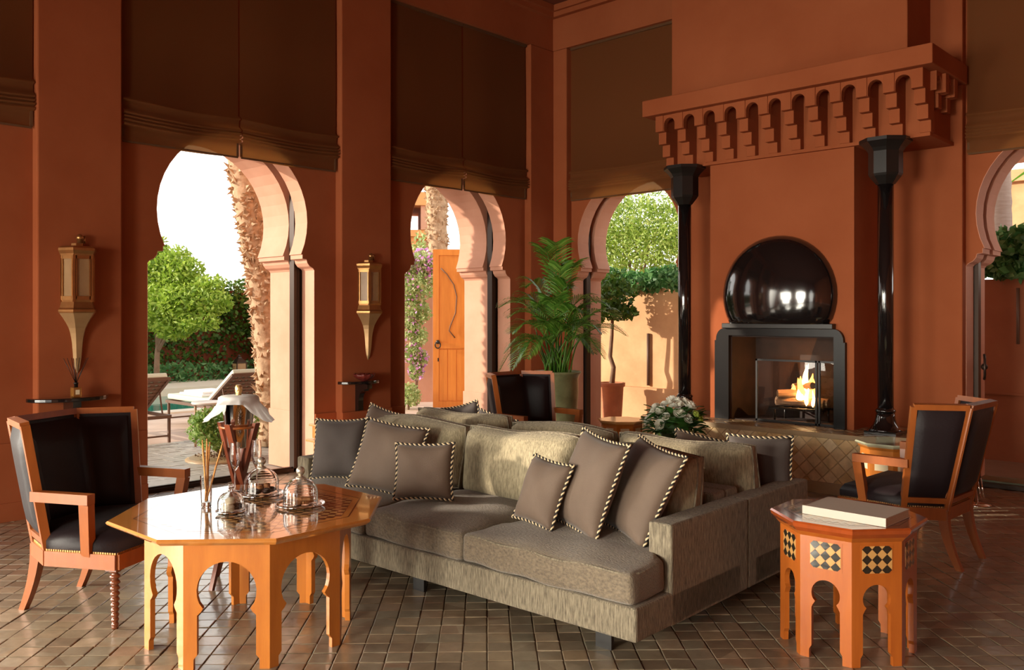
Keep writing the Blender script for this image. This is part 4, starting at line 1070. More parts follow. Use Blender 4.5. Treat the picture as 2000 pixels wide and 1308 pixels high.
# sun loungers
def lounger(label, x, y):
    o = thing('sun_lounger', label, 'sun lounger', (x, y, gz), PI, 'sun loungers by the pool'); Wd, L_ = .66, 1.95
    m = MB()
    for s_ in (-1, 1): m.bar((0, s_*Wd/2, .33), (L_, s_*Wd/2, .33), .04, .03)
    for x_ in (0, .7, L_): m.bar((x_, -Wd/2, .33), (x_, Wd/2, .33), .04, .03)
    m.build('frame', ironbr, o)
    for x_ in (.04, L_-.08):
        for s_ in (-1, 1):
            m = MB(); m.bar((x_, s_*Wd/2, 0), (x_, s_*Wd/2, .33), .03, .03, side=(1, 0, 0)); m.build('leg', ironbr, o)
        m = MB(); m.bar((x_, -Wd/2, .09), (x_, Wd/2, .09), .02, .02); m.build('stretcher', ironbr, o)
    hx, top = Vector((.72, 0, .36)), Vector((.02, 0, .80))
    m = MB()
    for s_ in (-1, 1): m.bar(hx+Vector((0, s_*Wd/2, 0)), top+Vector((0, s_*Wd/2, 0)), .035, .03, side=(0, 1, 0))
    m.bar(top+Vector((0, -Wd/2, 0)), top+Vector((0, Wd/2, 0)), .035, .03); m.bar((.30, Wd/2, .62), (.22, Wd/2, .34), .015, .015, side=(1, 0, 0)); m.bar((.30, -Wd/2, .62), (.22, -Wd/2, .34), .015, .015, side=(1, 0, 0))
    bf = m.build('backrest_frame', ironbr, o)
    for k in range(9):
        p = hx.lerp(top, (k+.5)/9); m = MB(); m.bar(p+Vector((0, -Wd/2, .002*(k % 2))), p+Vector((0, Wd/2, .002*(k % 2))), .052, .005, side=(top-hx)); m.build('strap', wicker, bf)
    for k in range(7):
        yy = -Wd/2+Wd*(k+.5)/7; m = MB(); m.bar(hx+Vector((0, yy, .006)), top+Vector((0, yy, .006)), .052, .005, side=(0, 1, 0)); m.build('strap', wicker, bf)
    n = Vector((-(top-hx).z, 0, (top-hx).x)).normalized(); n = n if n.z > 0 else -n
    m = MB(); a = hx+n*.05; b = top+n*.05
    m.bar(a, b, Wd*.96, .075, side=(0, 1, 0)); m.build('back_cushion', cushmint, o, bevel=.02)
    m = MB(); m.bar((.74, 0, .40), (L_, 0, .40), .075, Wd*.96, side=(0, 0, 1)); m.build('seat_cushion', cushmint, o, bevel=.02)
    return o
LX = G(333, 862).x
y1 = G(333, 862).y-.33
lounger('sun lounger cut by the left door frame, its woven back towards the room', LX, y1)
p2 = D(500, 11.63); lounger('sun lounger with a folded white towel, right of the pool view', LX, p2.y)
tw = thing('folded_towel', 'folded white towel lying on the right sun lounger', 'towel', (LX-1.35, p2.y, gz+.438), PI/2)
m = MB(); m.box(-.26, .26, -.34, .34, 0, .035); m.build('lower_fold', white, tw, bevel=.012); m = MB(); m.box(-.22, .22, -.28, .28, .036, .066); m.build('upper_fold', white, tw, bevel=.012)
st = D(408, 10.4); o = thing('outdoor_side_table', 'small round grey outdoor table beside the right sun lounger', 'table', (st.x, st.y, gz))
m = MB(); m.lathe([(.19, .52), (.20, .53), (.20, .545), (.19, .55)], 28); m.build('table_top', mat('pale_grey_top', (.62, .58, .54), .5), o)
for k in range(4): m = MB(); a = PI/4+k*PI/2; m.bar((.16*math.cos(a), .16*math.sin(a), 0), (.16*math.cos(a), .16*math.sin(a), .52), .022, .022, side=(1, 0, 0)); m.build('leg', mat('taupe_metal', (.40, .27, .18), .5) if 'taupe_metal' not in MATS else MATS['taupe_metal'], o)
lt = G(443, 750); o = thing('garden_lantern', 'dark metal lantern standing by the far side of the pool', 'lantern', (lt.x+.55, lt.y, gz+.161))
m = MB(); m.box(-.13, .13, -.13, .13, 0, .03)
for a, b in ((-1, -1), (1, -1), (1, 1), (-1, 1)): m.bar((a*.115, b*.115, .03), (a*.115, b*.115, .36), .02, .02, side=(1, 0, 0))
m.lathe([(.17, .36), (.17, .38), (.06, .47), (.05, .50)], 4, rot=PI/4, smooth=False); m.lathe([(.03, .50), (.035, .53), (.01, .55)], 8); m.build('frame', bronze, o)
m = MB(); m.box(-.11, .11, -.11, .11, .03, .355); m.build('lantern_glass', lampglass, o)

# gate, bougainvillea and building beyond the second arch
q = D(873, 14.8); a_ = cang(0)
gt = thing('garden_gate', 'tall carved orange wooden gate leaf with an iron ring handle', 'gate', (q.x, q.y, gz), a_)
m = MB(); m.box(-.235, .70, -.03, .03, .02, 2.70); m.build('gate_leaf', doorwood, gt, bevel=.01)
m = MB()
for x in (-.235, .60): m.box(x, x+.10, -.045, -.03, .02, 2.70)
for z in (.02, 1.02, 2.60): m.box(-.135, .60, -.045, -.03, z, z+.10)
m.build('stile', doorwood, gt)
for x in (-.06, .09, .24, .39): m = MB(); m.box(x-.068, x+.068, -.038, -.03, .14, 1.0); m.build('plank', doorwood, gt)
m = MB(); m.tube([(-.10, -.05, 2.38), (.0, -.05, 2.28), (.12, -.05, 2.10), (.17, -.05, 1.9), (.15, -.05, 1.62), (.06, -.05, 1.40), (.04, -.05, 1.32), (.14, -.05, 1.2)], .010, 6); m.tube([(.6, -.05, 2.38), (.5, -.05, 2.28), (.42, -.05, 2.10), (.36, -.05, 1.9), (.38, -.05, 1.62), (.44, -.05, 1.40)], .010, 6); m.build('carved_arch', wicker, gt)
m = MB(); m.ball((-.15, -.06, 1.13), .035); pts = [(-.15+.045*math.sin(t), -.075, 1.08-.055*math.cos(t)) for t in [2*PI*i/14 for i in range(15)]]; m.tube(pts, .010, 6, cap=False); m.box(-.155, -.135, -.05, -.03, .80, .86); m.build('ring_handle', blackm, gt)
q = D(800, 15.9); wl2 = thing('garden_pier', 'pale sunlit garden wall left of the wooden gate, under the bougainvillea', 'wall', (q.x, q.y, gz), cang(4))
m = MB(); m.box(-.9, .42, 0, .3, 0, 2.2); m.build('wall_body', salmon, wl2); m = MB(); m.box(-.92, .44, -.02, .32, 2.2, 2.27); m.build('wall_cap', salmon, wl2)
q = D(812, 15.3); o = thing('bougainvillea', 'bougainvillea with pink bracts climbing beside the wooden gate', 'vine', (q.x, q.y, gz))
bl = []
for (px, py, r) in ((795, 520, .17), (825, 512, .20), (812, 545, .22), (795, 570, .18), (828, 560, .2), (800, 600, .2), (822, 610, .18), (795, 640, .18), (815, 655, .18), (805, 690, .16), (820, 700, .14), (812, 725, .13), (836, 520, .14)):
    p = D(px, 15.3, Z(py, 15.3)); bl.append(((p.x-q.x, p.y-q.y, p.z-gz), (r*1.35, r*.9, r*1.2)))
m = MB(); m.tube([(0, 0, 0), (.03, 0, .8), (-.04, 0, 1.6), (.02, 0, 2.3)], [.035, .03, .025, .012], 6); m.build('stem', bark, o)
fol('foliage', np.concatenate([blob(420, c, r, .3) for c, r in bl]), .065, lf_boug, o, aspect=1.7)
fol('flowers', np.concatenate([blob(n, bl[i][0], tuple(x*1.05 for x in bl[i][1]), .85) for i, n in ((0, 130), (1, 170), (12, 110), (3, 60), (5, 30), (7, 80), (9, 110), (10, 60), (11, 80), (2, 40))]), .055, lf_pink, o, aspect=1.2)
q = D(798, 14.6, 0); o = thing('low_shrub', 'small clipped shrub at the foot of the bougainvillea', 'bush', (q.x, q.y, gz))
fol('foliage', np.concatenate([blob(900, (0, 0, .24), (.24, .2, .22), .3), blob(500, (-.25, 0, .22), (.2, .2, .2), .3)]), .05, lf_boug, o, aspect=1.7)
m = MB(); m.tube([(0, 0, 0), (0, 0, .25)], .02, 5); m.build('stem', bark, o)
q = D(760, 20); o = thing('garden_pavilion', 'orange pavilion with corbelled cornice beyond the garden gate', 'building', (q.x, q.y, gz), cang(8))
m = MB(); m.box(-3, .62, 0, 2, 0, 3.4); m.box(.62, .98, .5, 2, 0, 3.4); m.build('walls', orangewall, o)
m = MB(); m.box(-3, 1.0, -.12, 2, 3.4, 3.55); m.box(-3, 1.1, -.25, 2, 4.1, 4.4); m.build('cornice', orangewall, o)
for k in range(9): m = MB(); m.box(.72-k*.42, .9-k*.42, -.18, 2, 3.55, 4.1); m.build('corbel', salmon, o)
m = MB(); m.box(.64, .95, .44, .5, 2.85, 3.3); m.build('window', ochre, o)
# hedge trees beyond the gate
q = D(838, 19); tree('garden_shrub', 'light green shrub between pavilion and palm trunk', [(q.x, q.y, 0), (q.x, q.y, 1.2), (q.x, q.y, 2.0)], [B(835, 480, 19, .35), B(826, 495, 19, .3), B(845, 505, 18.8, .4), B(840, 530, 18.8, .5)], 1800, .10, lf_boug, r=.05, cat='bush')

# garden wall, planting beyond the back arches
gy = 10.5
m = MB(); m.box(-9.4, -3.6, gy, gy+.3, gz, 1.95)
w2 = tag(m.build('garden_wall', ochre), 'ochre garden wall with dappled sunlight behind the potted palm', 'wall')
m = MB(); m.box(-9.4, -3.6, gy-.10, gy, gz, .52); m.build('plinth', ochre, w2)
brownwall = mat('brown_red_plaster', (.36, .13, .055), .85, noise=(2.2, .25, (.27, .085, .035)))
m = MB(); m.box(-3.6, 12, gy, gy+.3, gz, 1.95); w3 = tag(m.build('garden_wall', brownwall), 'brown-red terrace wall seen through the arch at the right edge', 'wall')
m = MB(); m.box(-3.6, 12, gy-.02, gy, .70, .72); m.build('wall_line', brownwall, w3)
x = X_of(1266, gy-.03); m = MB(); m.tube([(x, gy-.03, .55), (x, gy-.03, 1.30)], .022, 8); tag(m.build('wall_pipe', ironbr), 'thin brown pipe fixed upright on the ochre garden wall', 'pipe')
x = X_of(1988, gy-.03); m = MB(); m.tube([(x, gy-.03, 1.25), (x, gy-.03, 1.85)], .016, 8); tag(m.build('wall_pipe', ironbr), 'thin pipe under the ivy at the right edge', 'pipe')
def XW(px, Y, py): x = X_of(px, Y); t = -x*ST+Y*CT; return (x, Y, Z(py, t))
Q = []
for (px, py, r, rz) in ((1190, 440, .6, .5), (1240, 430, .6, .45), (1290, 440, .6, .45), (1335, 450, .6, .5), (1215, 480, .6, .45), (1265, 480, .6, .45), (1320, 490, .6, .4), (1160, 480, .6, .6), (1210, 400, .30, .22), (1285, 395, .30, .22), (1380, 450, .6, .6), (1250, 520, .6, .3), (1180, 520, .5, .4)):
    Q.append((XW(px, 11.7, py), (r, .5, rz)))
x = X_of(1230, 11.6)
tree('feathery_tree', 'light green feathery tree rising behind the ochre garden wall', [(x, 11.6, 0), (x, 11.6, 1.2), (x+.1, 11.7, 2.2)], Q, 16000, .085, lf_bam, r=.07, asp=3.6)
Q = []
for (px, py, r, rz) in ((1200, 540, .35, .18), (1250, 545, .35, .16), (1290, 540, .35, .18), (1330, 535, .35, .2), (1370, 535, .4, .2), (1420, 530, .4, .2), (1180, 555, .3, .25)): Q.append((XW(px, 10.55, py+8), (r, .30, rz*1.15)))
o = thing('wall_ivy', 'dark glossy ivy hanging over the ochre wall, left of the black columns', 'ivy', (Q[0][0][0], 10.55, 0)); b0 = Vector((Q[0][0][0], 10.55, 0))
fol('foliage', np.concatenate([blob(520, Vector(c)-b0, r, .3) for c, r in Q]), .085, lf_dark, o, aspect=1.5)
m = MB()
for c, r in Q: c = Vector(c)-b0; m.tube([c+Vector((-.4, 0, 0)), c+Vector((0, .05, .05)), c+Vector((.4, 0, 0))], .015, 5)
m.build('stems', bark, o)
Q = []
for (px, py, r, rz) in ((1935, 505, .32, .22), (1960, 490, .35, .25), (1990, 495, .35, .3), (2020, 500, .4, .35), (1975, 525, .3, .15), (2060, 500, .4, .4), (1895, 500, .3, .2)): Q.append((XW(px, 10.6, py), (r, .35, rz)))
o = thing('wall_ivy', 'leafy plant spilling over the wall in the arch at the right edge', 'ivy', (Q[0][0][0], 10.6, 0)); b0 = Vector((Q[0][0][0], 10.6, 0))
fol('foliage', np.concatenate([blob(430, Vector(c)-b0, r, .3) for c, r in Q]), .10, lf_dark, o, aspect=1.5)
m = MB()
for c, r in Q: c = Vector(c)-b0; m.tube([c+Vector((-.4, 0, 0)), c+Vector((0, .05, .05)), c+Vector((.4, 0, 0))], .015, 5)
m.build('stems', bark, o)
x = X_of(2010, 17); o = thing('pale_building', 'cream building beyond the garden, seen at the upper right edge', 'building', (x, 17, gz))
m = MB(); m.box(-.55, 5, 0, 3, 0, 3.9); m.build('walls', ochre, o)
for k in range(4): m = MB(); m.box(-.15+k*1.2, .35+k*1.2, -.03, .05, 2.0, 3.1); m.build('window', orangewall, o)
m = MB(); m.box(-.65, 5, -.12, 3, 3.9, 4.1); m.build('cornice', ochre, o)
# unseen roof slab, added to shade the terrace wall outside the right arch
m = MB(); m.box(-4.3, 9, 9.05, 12.2, 3.45, 3.6); tag(m.build('shade_roof', salmon), 'unseen roof slab added to shade the terrace beyond the right arch', 'roof')
for x, y, lab in ((-9.5, -.75, 'unseen shrub added to block low sun at the side arches, nearer one'), (-9.5, -2.75, 'unseen shrub added to block low sun at the side arches, further one')):
    o = thing('sun_block_shrub', lab, 'bush', (x, y, gz)); m = MB(); m.tube([(0, 0, 0), (0, 0, 1.6)], .05, 6); m.build('stem', bark, o)  # shrubs out of view, added to cut the low sunbeams
    fol('foliage', blob(9000, (0, 0, 1.35), (.7, 1.0, 1.38), .15), .12, lf_hedge, o, aspect=1.6)
# potted standard tree outside
x = X_of(1195, 9.9); o = thing('potted_tree', 'slim-stemmed potted tree in a terracotta pot outside the back left arch', 'tree', (x, 9.9, gz))
m = MB(); m.lathe([(.13, 0), (.15, .30), (.165, .57), (.185, .58), (.19, .63), (.165, .635), (.16, .60), (0, .60)], 24); m.build('pot', clay, o)
m = MB(); m.tube([(0, 0, .6), (.03, 0, .85), (-.03, 0, 1.0), (.0, 0, 1.3), (.02, 0, 1.8)], [.04, .034, .03, .026, .018], 8); m.build('trunk', bark, o)
fol('foliage', np.concatenate([blob(700, (.02, 0, 1.9), (.34, .3, .28), .3), blob(300, (.2, 0, 1.62), (.22, .2, .12), .3), blob(300, (-.1, 0, 1.65), (.2, .2, .16), .3)]), .075, lf_hedge, o, aspect=1.6)
# ------------------------------------------------------------------ potted palm inside
pp = D(1088, 9.6); PT = 9.6
pot = thing('potted_palm', 'tall areca palm in a green glazed pot in the room corner', 'plant', (pp.x, pp.y, 0))
m = MB(); m.lathe([(.17, 0), (.18, .03), (.215, .30), (.235, .40), (.222, .43), (.228, .46), (.222, .50), (.236, .72), (.232, .86), (.245, .90), (.262, .915), (.268, .93), (.262, .945), (.235, .94), (.225, .88), (0, .87)], 36); m.build('pot', greenpot, pot)
m = MB(); m.lathe([(.22, .875), (.10, .90), (0, .905)], 20, cap=False); m.build('soil', soil, pot)
def frond(bx, by, tip, bow, n=26, ll=.26, seed=0):
    """tip, bow: local points; rachis is a quadratic curve with leaflets on both sides"""
    r = random.Random(seed); b = Vector((bx, by, .88)); tip = Vector(tip); c = Vector(bow); m = MB()
    P_ = lambda t: b*(1-t)**2+c*2*t*(1-t)+tip*t*t
    pts = [P_(i/12) for i in range(13)]; m.tube(pts, [.008*(1-.8*i/12)+.0012 for i in range(13)], 5)
    for i in range(n):
        t = .36+.64*(i+.5)/n; p = P_(t); d = (P_(min(1, t+.02))-P_(t-.02)).normalized(); up = Vector((0, 0, 1)); s_ = d.cross(up)
        s_ = s_.normalized() if s_.length > .05 else Vector((1, 0, 0)); nrm = s_.cross(d)
        l_ = ll*math.sin(PI*(.18+.80*(t-.36)/.64))**.7*r.uniform(.85, 1.1)
        for sg in (-1, 1):
            dd = (d*.75+s_*sg*.95+nrm*.28+Vector((0, 0, -.05))).normalized(); w_ = .0085; sd = dd.cross(nrm).normalized()*w_
            q1 = p+dd*l_*.5; q2 = p+dd*l_*.85+Vector((0, 0, -.10*l_)); q3 = p+dd*l_+Vector((0, 0, -.22*l_))
            m.add([p-sd*.4, p+sd*.4, q1+sd, q1-sd, q2+sd*.7, q2-sd*.7, q3], [(0, 1, 2, 3), (3, 2, 4, 5), (5, 4, 6)])
    return m.build('frond', lf_palm, pot)
# tips given in pixels at a small depth offset from the pot, bows pulled up over the stem
FR = [(1056, 490, .35, .9), (1085, 478, .45, .95), (1130, 520, .3, .9), (1110, 560, -.1, .95), (1165, 590, .2, .8), (1190, 600, -.2, .7), (1222, 655, .0, .6), (1175, 650, -.3, .6), (1180, 700, .1, .45),
      (1160, 690, -.35, .5), (1010, 590, .15, .75), (992, 620, -.2, .7), (975, 600, .2, .7), (1000, 650, -.35, .55), (985, 690, .0, .5), (1000, 722, -.3, .35), (1030, 700, -.45, .5), (1040, 600, -.2, .85), (1075, 590, -.35, .85),
      (1140, 610, -.3, .8), (1120, 650, -.45, .65), (1060, 640, -.45, .7), (1025, 560, .3, .8), (1100, 525, .1, .95), (1150, 640, .3, .6), (970, 735, .05, .3), (1208, 620, .25, .7)]
for k, (px, py, dt, bo) in enumerate(FR):
    t = PT+dt; T = D(px, t, Z(py, t)); T = Vector((T.x-pp.x, T.y-pp.y, T.z)); a = k*2.4; rr = .05+.05*(k % 3)
    bx, by = rr*math.cos(a), rr*math.sin(a)
    top = .88+(max(T.z, 1.25)-.88)*1.05+.22*(1-bo)*2; bow = (T.x*(.30 if bo > .6 else .42), T.y*(.3 if bo > .6 else .42), top+.12)
    frond(bx, by, T, bow, n=24, ll=.27 if bo > .5 else .23, seed=k)
m = MB()
for k in range(26):
    a = k*2.4; r0 = .02+.12*random.random(); h_ = random.uniform(.25, .55); m.tube([(r0*math.cos(a), r0*math.sin(a), .88), (r0*1.4*math.cos(a), r0*1.4*math.sin(a), .88+h_*.5), (r0*2.1*math.cos(a), r0*2.1*math.sin(a), .88+h_)], [.010, .008, .004], 5)
m.build('stems', lf_palm, pot)

# ------------------------------------------------------------------ rose bouquet in a glass vase
fq = D(1317, 7.34); o = thing('glass_vase', 'squat clear green-tinted glass vase holding the white roses', 'vase', (fq.x, fq.y, .502))
gg = mat('green_tinted_glass', (.55, .80, .45), .02, trans=.9)
m = MB(); m.lathe([(.0, .006), (.12, .006), (.155, .03), (.165, .09), (.150, .12), (.145, .118), (.158, .09), (.148, .034), (.115, .012), (0, .012)], 28, cap=False); m.build('bowl', gg, o)
bq = thing('rose_bouquet', 'domed bouquet of white roses with dark green leaves', 'bouquet', (fq.x, fq.y, .52))
def rose_mesh(seed, m_):
    r = random.Random(seed); mb = MB()
    for ring, (n, rad, h0, h1, op) in enumerate(((3, .010, .018, .046, .1), (4, .019, .010, .043, .35), (5, .028, .0, .036, .7), (6, .036, -.004, .026, 1.05))):
        for k in range(n):
            a0 = 2*PI*k/n+ring*.7+r.uniform(-.15, .15); hw = PI/n*1.25; v = []
            for j in range(4):
                t = j/3; z = h0+(h1-h0)*t; rr = rad*(.55+.6*math.sin(t*1.9)+(.25*op*t*t))
                for i in range(5):
                    u = -1+2*i/4; a = a0+hw*u*(1-.25*t); zz = z-.008*u*u*t; v.append((rr*math.cos(a), rr*math.sin(a), zz))
            mb.add(v, [(j*5+i, j*5+i+1, (j+1)*5+i+1, (j+1)*5+i) for j in range(3) for i in range(4)], 0, True)
    return mb.mesh('rose', m_)
RM = [rose_mesh(s_, petal) for s_ in (1, 2, 3)]; LM = rose_mesh(5, limeg)
rr = random.Random(8)
for k in range(38):
    ph = math.acos(1-(k+.5)/38*1.02); a = k*2.39996; R_b = .205
    p = Vector((R_b*math.sin(ph)*math.cos(a), R_b*math.sin(ph)*math.sin(a), .125+.19*math.cos(ph)))
    if k % 3 == 1 and k > 2: continue
    d = Vector((p.x, p.y, p.z-.06)).normalized(); rot = d.to_track_quat('Z', 'Y').to_euler(); sc_ = rr.uniform(.75, 1.12)
    c = child(LM if k in (29, 21) else RM[k % 3], 'rose', bq, p, rot, (sc_,)*3)
    if k in (29, 21): tag(c, 'lime green bloom')
lf_m = MB(); 
v = []; 
for j in range(5):
    t = j/4; w_ = .034*math.sin(PI*(.08+.92*t))**.8*(1-.2*t); v += [(-w_, t*.13, .012*math.sin(t*3)+.006), (0, t*.13, .012*math.sin(t*3)), (w_, t*.13, .012*math.sin(t*3)+.006)]
lf_m.add(v, [(j*3+i, j*3+i+1, (j+1)*3+i+1, (j+1)*3+i) for j in range(4) for i in range(2)], 0, True); lme = lf_m.mesh('leaf', lf_bq)
for k in range(120):
    a = k*2.39996; zz = rr.uniform(.02, .24); rad = .175*math.sqrt(max(.1, 1-(zz/.33)**2)); p = Vector((rad*math.cos(a), rad*math.sin(a), zz))
    d = Vector((math.cos(a), math.sin(a), rr.uniform(-.3, .6))).normalized(); child(lme, 'leaf', bq, p, d.to_track_quat('Y', 'Z').to_euler(), (rr.uniform(.8, 1.1),)*3)
m = MB(); m.ball((0, 0, .11), .15, 14, 8, (1, 1, .9)); m.build('foliage_core', lf_bq, bq)

# ------------------------------------------------------------------ wall lanterns, consoles
def sconce(label, y, z0=1.57):
    o = thing('wall_lantern', label, 'lantern', (PA, y, 0), 0, 'lanterns on the left wall pilasters')
    def hexa(k, x0=.001, dz=0): return [(x0, -.135*k), (.125*k, -.075*k), (.125*k, .075*k), (x0, .135*k)]
    def L_(secs, nm, mt): m = MB(); m.loft([[(x, y_, z) for x, y_ in hexa(k)] for k, z in secs]); return m.build(nm, mt, o, fixn=True)
    L_([(1.04, 1.575), (1.06, 1.585), (1.06, 1.60), (.98, 1.615), (.90, 1.66), (.92, 1.675)], 'lower_moulding', brass)
    L_([(.84, 1.676), (.84, 2.025)], 'glass_body', lampglass)
    L_([(.96, 2.02), (.98, 2.035), (1.06, 2.06), (1.06, 2.08), (.9, 2.095)], 'upper_moulding', brass)
    L_([(.35, 2.095), (.34, 2.12)], 'crown_plate', brass)
    m = MB(); m.lathe([(.022, 2.12), (.022, 2.15), (.030, 2.155), (.024, 2.175), (.010, 2.19)], 10, c=(.05, 0, 0)); m.tube([(.05, .035, 2.12), (.05, .035, 2.18)], .007, 6); m.build('finial', brass, o)
    m = MB(); hx = hexa(.90)
    for i in range(4):
        x, y_ = hx[i]; m.box(x-.008, x+.008, y_-.008, y_+.008, 1.66, 2.03)
    for i in range(3):
        (xa, ya), (xb, yb) = hx[i], hx[i+1]
        for z in (1.69, 2.01): m.bar((xa, ya, z), (xb, yb, z), .03, .012, side=(0, 0, 1))
        for f_ in (.12, .88): m.bar((xa+(xb-xa)*f_, ya+(yb-ya)*f_, 1.68), (xa+(xb-xa)*f_, ya+(yb-ya)*f_, 2.02), .008, .012, side=(xb-xa, yb-ya, 0))
    m.build('glazing_frame', brass, o, fixn=True)
    m = MB(); s_ = []
    for k in range(13):
        t = k/12; kk = float(np.interp(t, [0, .06, .13, .24, .36, .49, .78, .92, 1], [1.0, .86, .70, .50, .38, .31, .23, .14, .03])); s_.append((kk, 1.574-.47*t))
    m.loft([[(x, y_, z) for x, y_ in hexa(k)] for k, z in s_]); m.build('tapered_bracket', pewter, o, fixn=True); return o
sconce('brass wall lantern above the black shelf with reed diffuser, left of the pool arch', Y_of(158, -7.12))
sconce('brass wall lantern between pool arch and gate arch, above the red bowl', Y_of(727, -7.12))
def console(label, y, zt, r):
    o = thing('wall_shelf', label, 'shelf', (PA, y, 0), 0, 'black half-round shelves under the lanterns')
    m = MB(); po = [(r*math.sin(a)*.72+.001, -r*math.cos(a)) for a in [PI*i/20 for i in range(21)]]
    m.prism(po, lambda u, v, d: (u, v, d), zt-.03, zt); m.build('shelf_top', black, o, fixn=True, bevel=.006)
    m = MB(); pf = [(.001, zt-.031), (.20, zt-.031), (.20, zt-.075), (.15, zt-.085), (.14, zt-.10)]+[(.055+.085*(1-math.sin(a)), zt-.10-.10*(1-math.cos(a))) for a in [PI/2*i/6 for i in range(1, 7)]]+[(.055, zt-.30), (.001, zt-.31)]
    m.prism(pf, lambda u, v, d: (u, d, v), -.03, .03); m.build('bracket', black, o, fixn=True); return o
S1 = Y_of(150, -7.0); S2 = Y_of(715, -7.05)
console('black half-round wall shelf holding a reed diffuser, behind the left armchair', S1, .925, .30)
console('black half-round wall shelf holding a dark red bowl', S2, .90, .245)
o = thing('reed_diffuser', 'amber bottle diffuser with dark reeds on the left wall shelf', 'diffuser', (PA+.12, S1+.02, .926))
m = MB(); m.box(-.032, .032, -.032, .032, 0, .075); m.build('bottle', amber, o, bevel=.006); m = MB(); m.lathe([(.014, .075), (.014, .10), (.018, .10), (.018, .112)], 12); m.build('neck', blackm, o)
m = MB(); m.box(.0325, .0335, -.015, .015, .02, .055); m.build('paper_tag', ivory, o)
for k in range(8): a = k*2.4; m = MB(); m.tube([(0, 0, .10), (.05*math.cos(a)*1.2, .085*math.sin(a)*1.0+.02*(k-3.5)*.3, .30)], .0022, 5); m.build('reed', blackm, o)
o = thing('red_bowl', 'dark red fluted bowl on the wall shelf left of the gate arch', 'bowl', (PA+.11, S2+.0, .901))
m = MB(); v = []; n = 36; prof = [(.035, 0), (.04, .006), (.07, .02), (.095, .045), (.105, .068), (.098, .066), (.085, .045), (.05, .02), (.0, .014)]
for i, (r, z) in enumerate(prof):
    for k in range(n): a = 2*PI*k/n; rr_ = r*(1+.07*math.cos(9*a)*(r > .06)); v.append((rr_*math.cos(a), rr_*math.sin(a), z+.006*math.cos(9*a)*(i in (4, 5))))
m.add(v, [(i*n+k, i*n+(k+1) % n, (i+1)*n+(k+1) % n, (i+1)*n+k) for i in range(len(prof)-1) for k in range(n)], 0, True); m.build('bowl_body', darkred, o)
for k in range(6): m = MB(); a = k*1.05; m.ball((.04*math.cos(a), .04*math.sin(a), .05), .026); tag(m.build('red_pebble', darkred, None, loc=(PA+.11, S2, .901)), 'dark red dried pod heaped in the fluted bowl', 'dried pod', 'dried pods in the red bowl')
# side table by the left end of the sofa
o = thing('wooden_side_table', 'small wooden side table with a shelf, behind the left sofa arm', 'table', (-6.86, 4.98, 0))
m = MB(); m.box(-.17, .17, -.33, .28, .515, .535); m.build('tabletop', honeytop, o, bevel=.004); m = MB(); m.box(-.155, .155, -.30, .25, .40, .514); m.build('drawer_box', honey, o, bevel=.004)
m = MB(); m.box(-.19, .19, -.35, .30, .37, .392); m.build('shelf', honeytop, o, bevel=.004); m = MB(); m.box(-.15, .15, -.29, .24, .0, .369); m.build('lower_box', honey, o, bevel=.004)
# chrome stand by the right arch
o = thing('metal_stand', 'slender metal floor stand with a round base behind the right armchair', 'stand', G(1908, 985))
m = MB(); m.lathe([(.11, 0), (.11, .008), (.06, .016), (.02, .022)], 24); m.build('base', silver, o)
m = MB(); m.tube([(.0, 0, .02), (-.03, .02, .35), (-.08, .05, .75)], .012, 8); m.build('pole', silver, o)
for dx in (.03, .055): m = MB(); m.tube([(dx, 0, .06), (dx-.03, .01, .22)], .006, 6); m.build('rod', silver, o)

# ------------------------------------------------------------------ champagne cooler
o = thing('champagne_stand', 'dark wooden crossed-leg stand carrying the champagne bucket', 'stand', D(466, 5.08), cang(20))
m = MB(); m.lathe([(.100, .90), (.106, .90), (.106, .912), (.100, .912), (.100, .90)], 24, cap=False); m.build('ring', chairwood, o)
dkw = mat('dark_stained_wood', (.20, .05, .022), .3, coat=.5)
for k in range(4):
    a = PI/4+k*PI/2; c_, s_ = math.cos(a), math.sin(a); a2 = a+PI/2*.35
    m = MB(); secs = []
    for q in range(11):
        t = q/10; rr_ = .112-(.112+.19)*t; z = .93*(1-t); w_ = .040*(1-.35*t); off = .024
        cx, cy = rr_*c_-s_*off, rr_*s_+c_*off; secs.append([(cx-c_*.011-s_*w_/2, cy-s_*.011+c_*w_/2, z), (cx+c_*.011-s_*w_/2, cy+s_*.011+c_*w_/2, z), (cx+c_*.011+s_*w_/2, cy+s_*.011-c_*w_/2, z), (cx-c_*.011+s_*w_/2, cy-s_*.011-c_*w_/2, z)])
    m.loft(secs); m.build('leg', dkw, o, fixn=True)
bp_ = D(466, 5.08, .785)
o = thing('champagne_bucket', 'polished silver champagne bucket in the wooden stand', 'bucket', bp_)
m = MB(); m.lathe([(0, .0), (.058, .0), (.064, .006), (.078, .12), (.098, .28), (.106, .288), (.106, .292), (.095, .288), (.074, .12), (.056, .012), (0, .012)], 36, cap=False); m.build('bucket_body', silver, o)
o = thing('champagne_bottle', 'champagne bottle with gold foil neck standing in the silver bucket', 'bottle', bp_+Vector((0, 0, .014)))
m = MB(); m.lathe([(.038, 0), (.040, .01), (.040, .17), (.028, .21), (.016, .24), (.0155, .27)], 20); m.build('bottle_body', mat('dark_green_glass', (.02, .05, .015), .08), o)
m = MB(); m.lathe([(.018, .245), (.0165, .30), (.020, .315), (.021, .335), (.014, .35)], 14); m.build('foil', goldfoil, o)
o = thing('white_cloth', 'white linen napkin draped over the champagne bucket', 'napkin', bp_)
m = MB(); n = 48; v = []; prof = [(.022, .305), (.06, .303), (.100, .301), (.114, .292)]; fs = []
axd = cang(0)
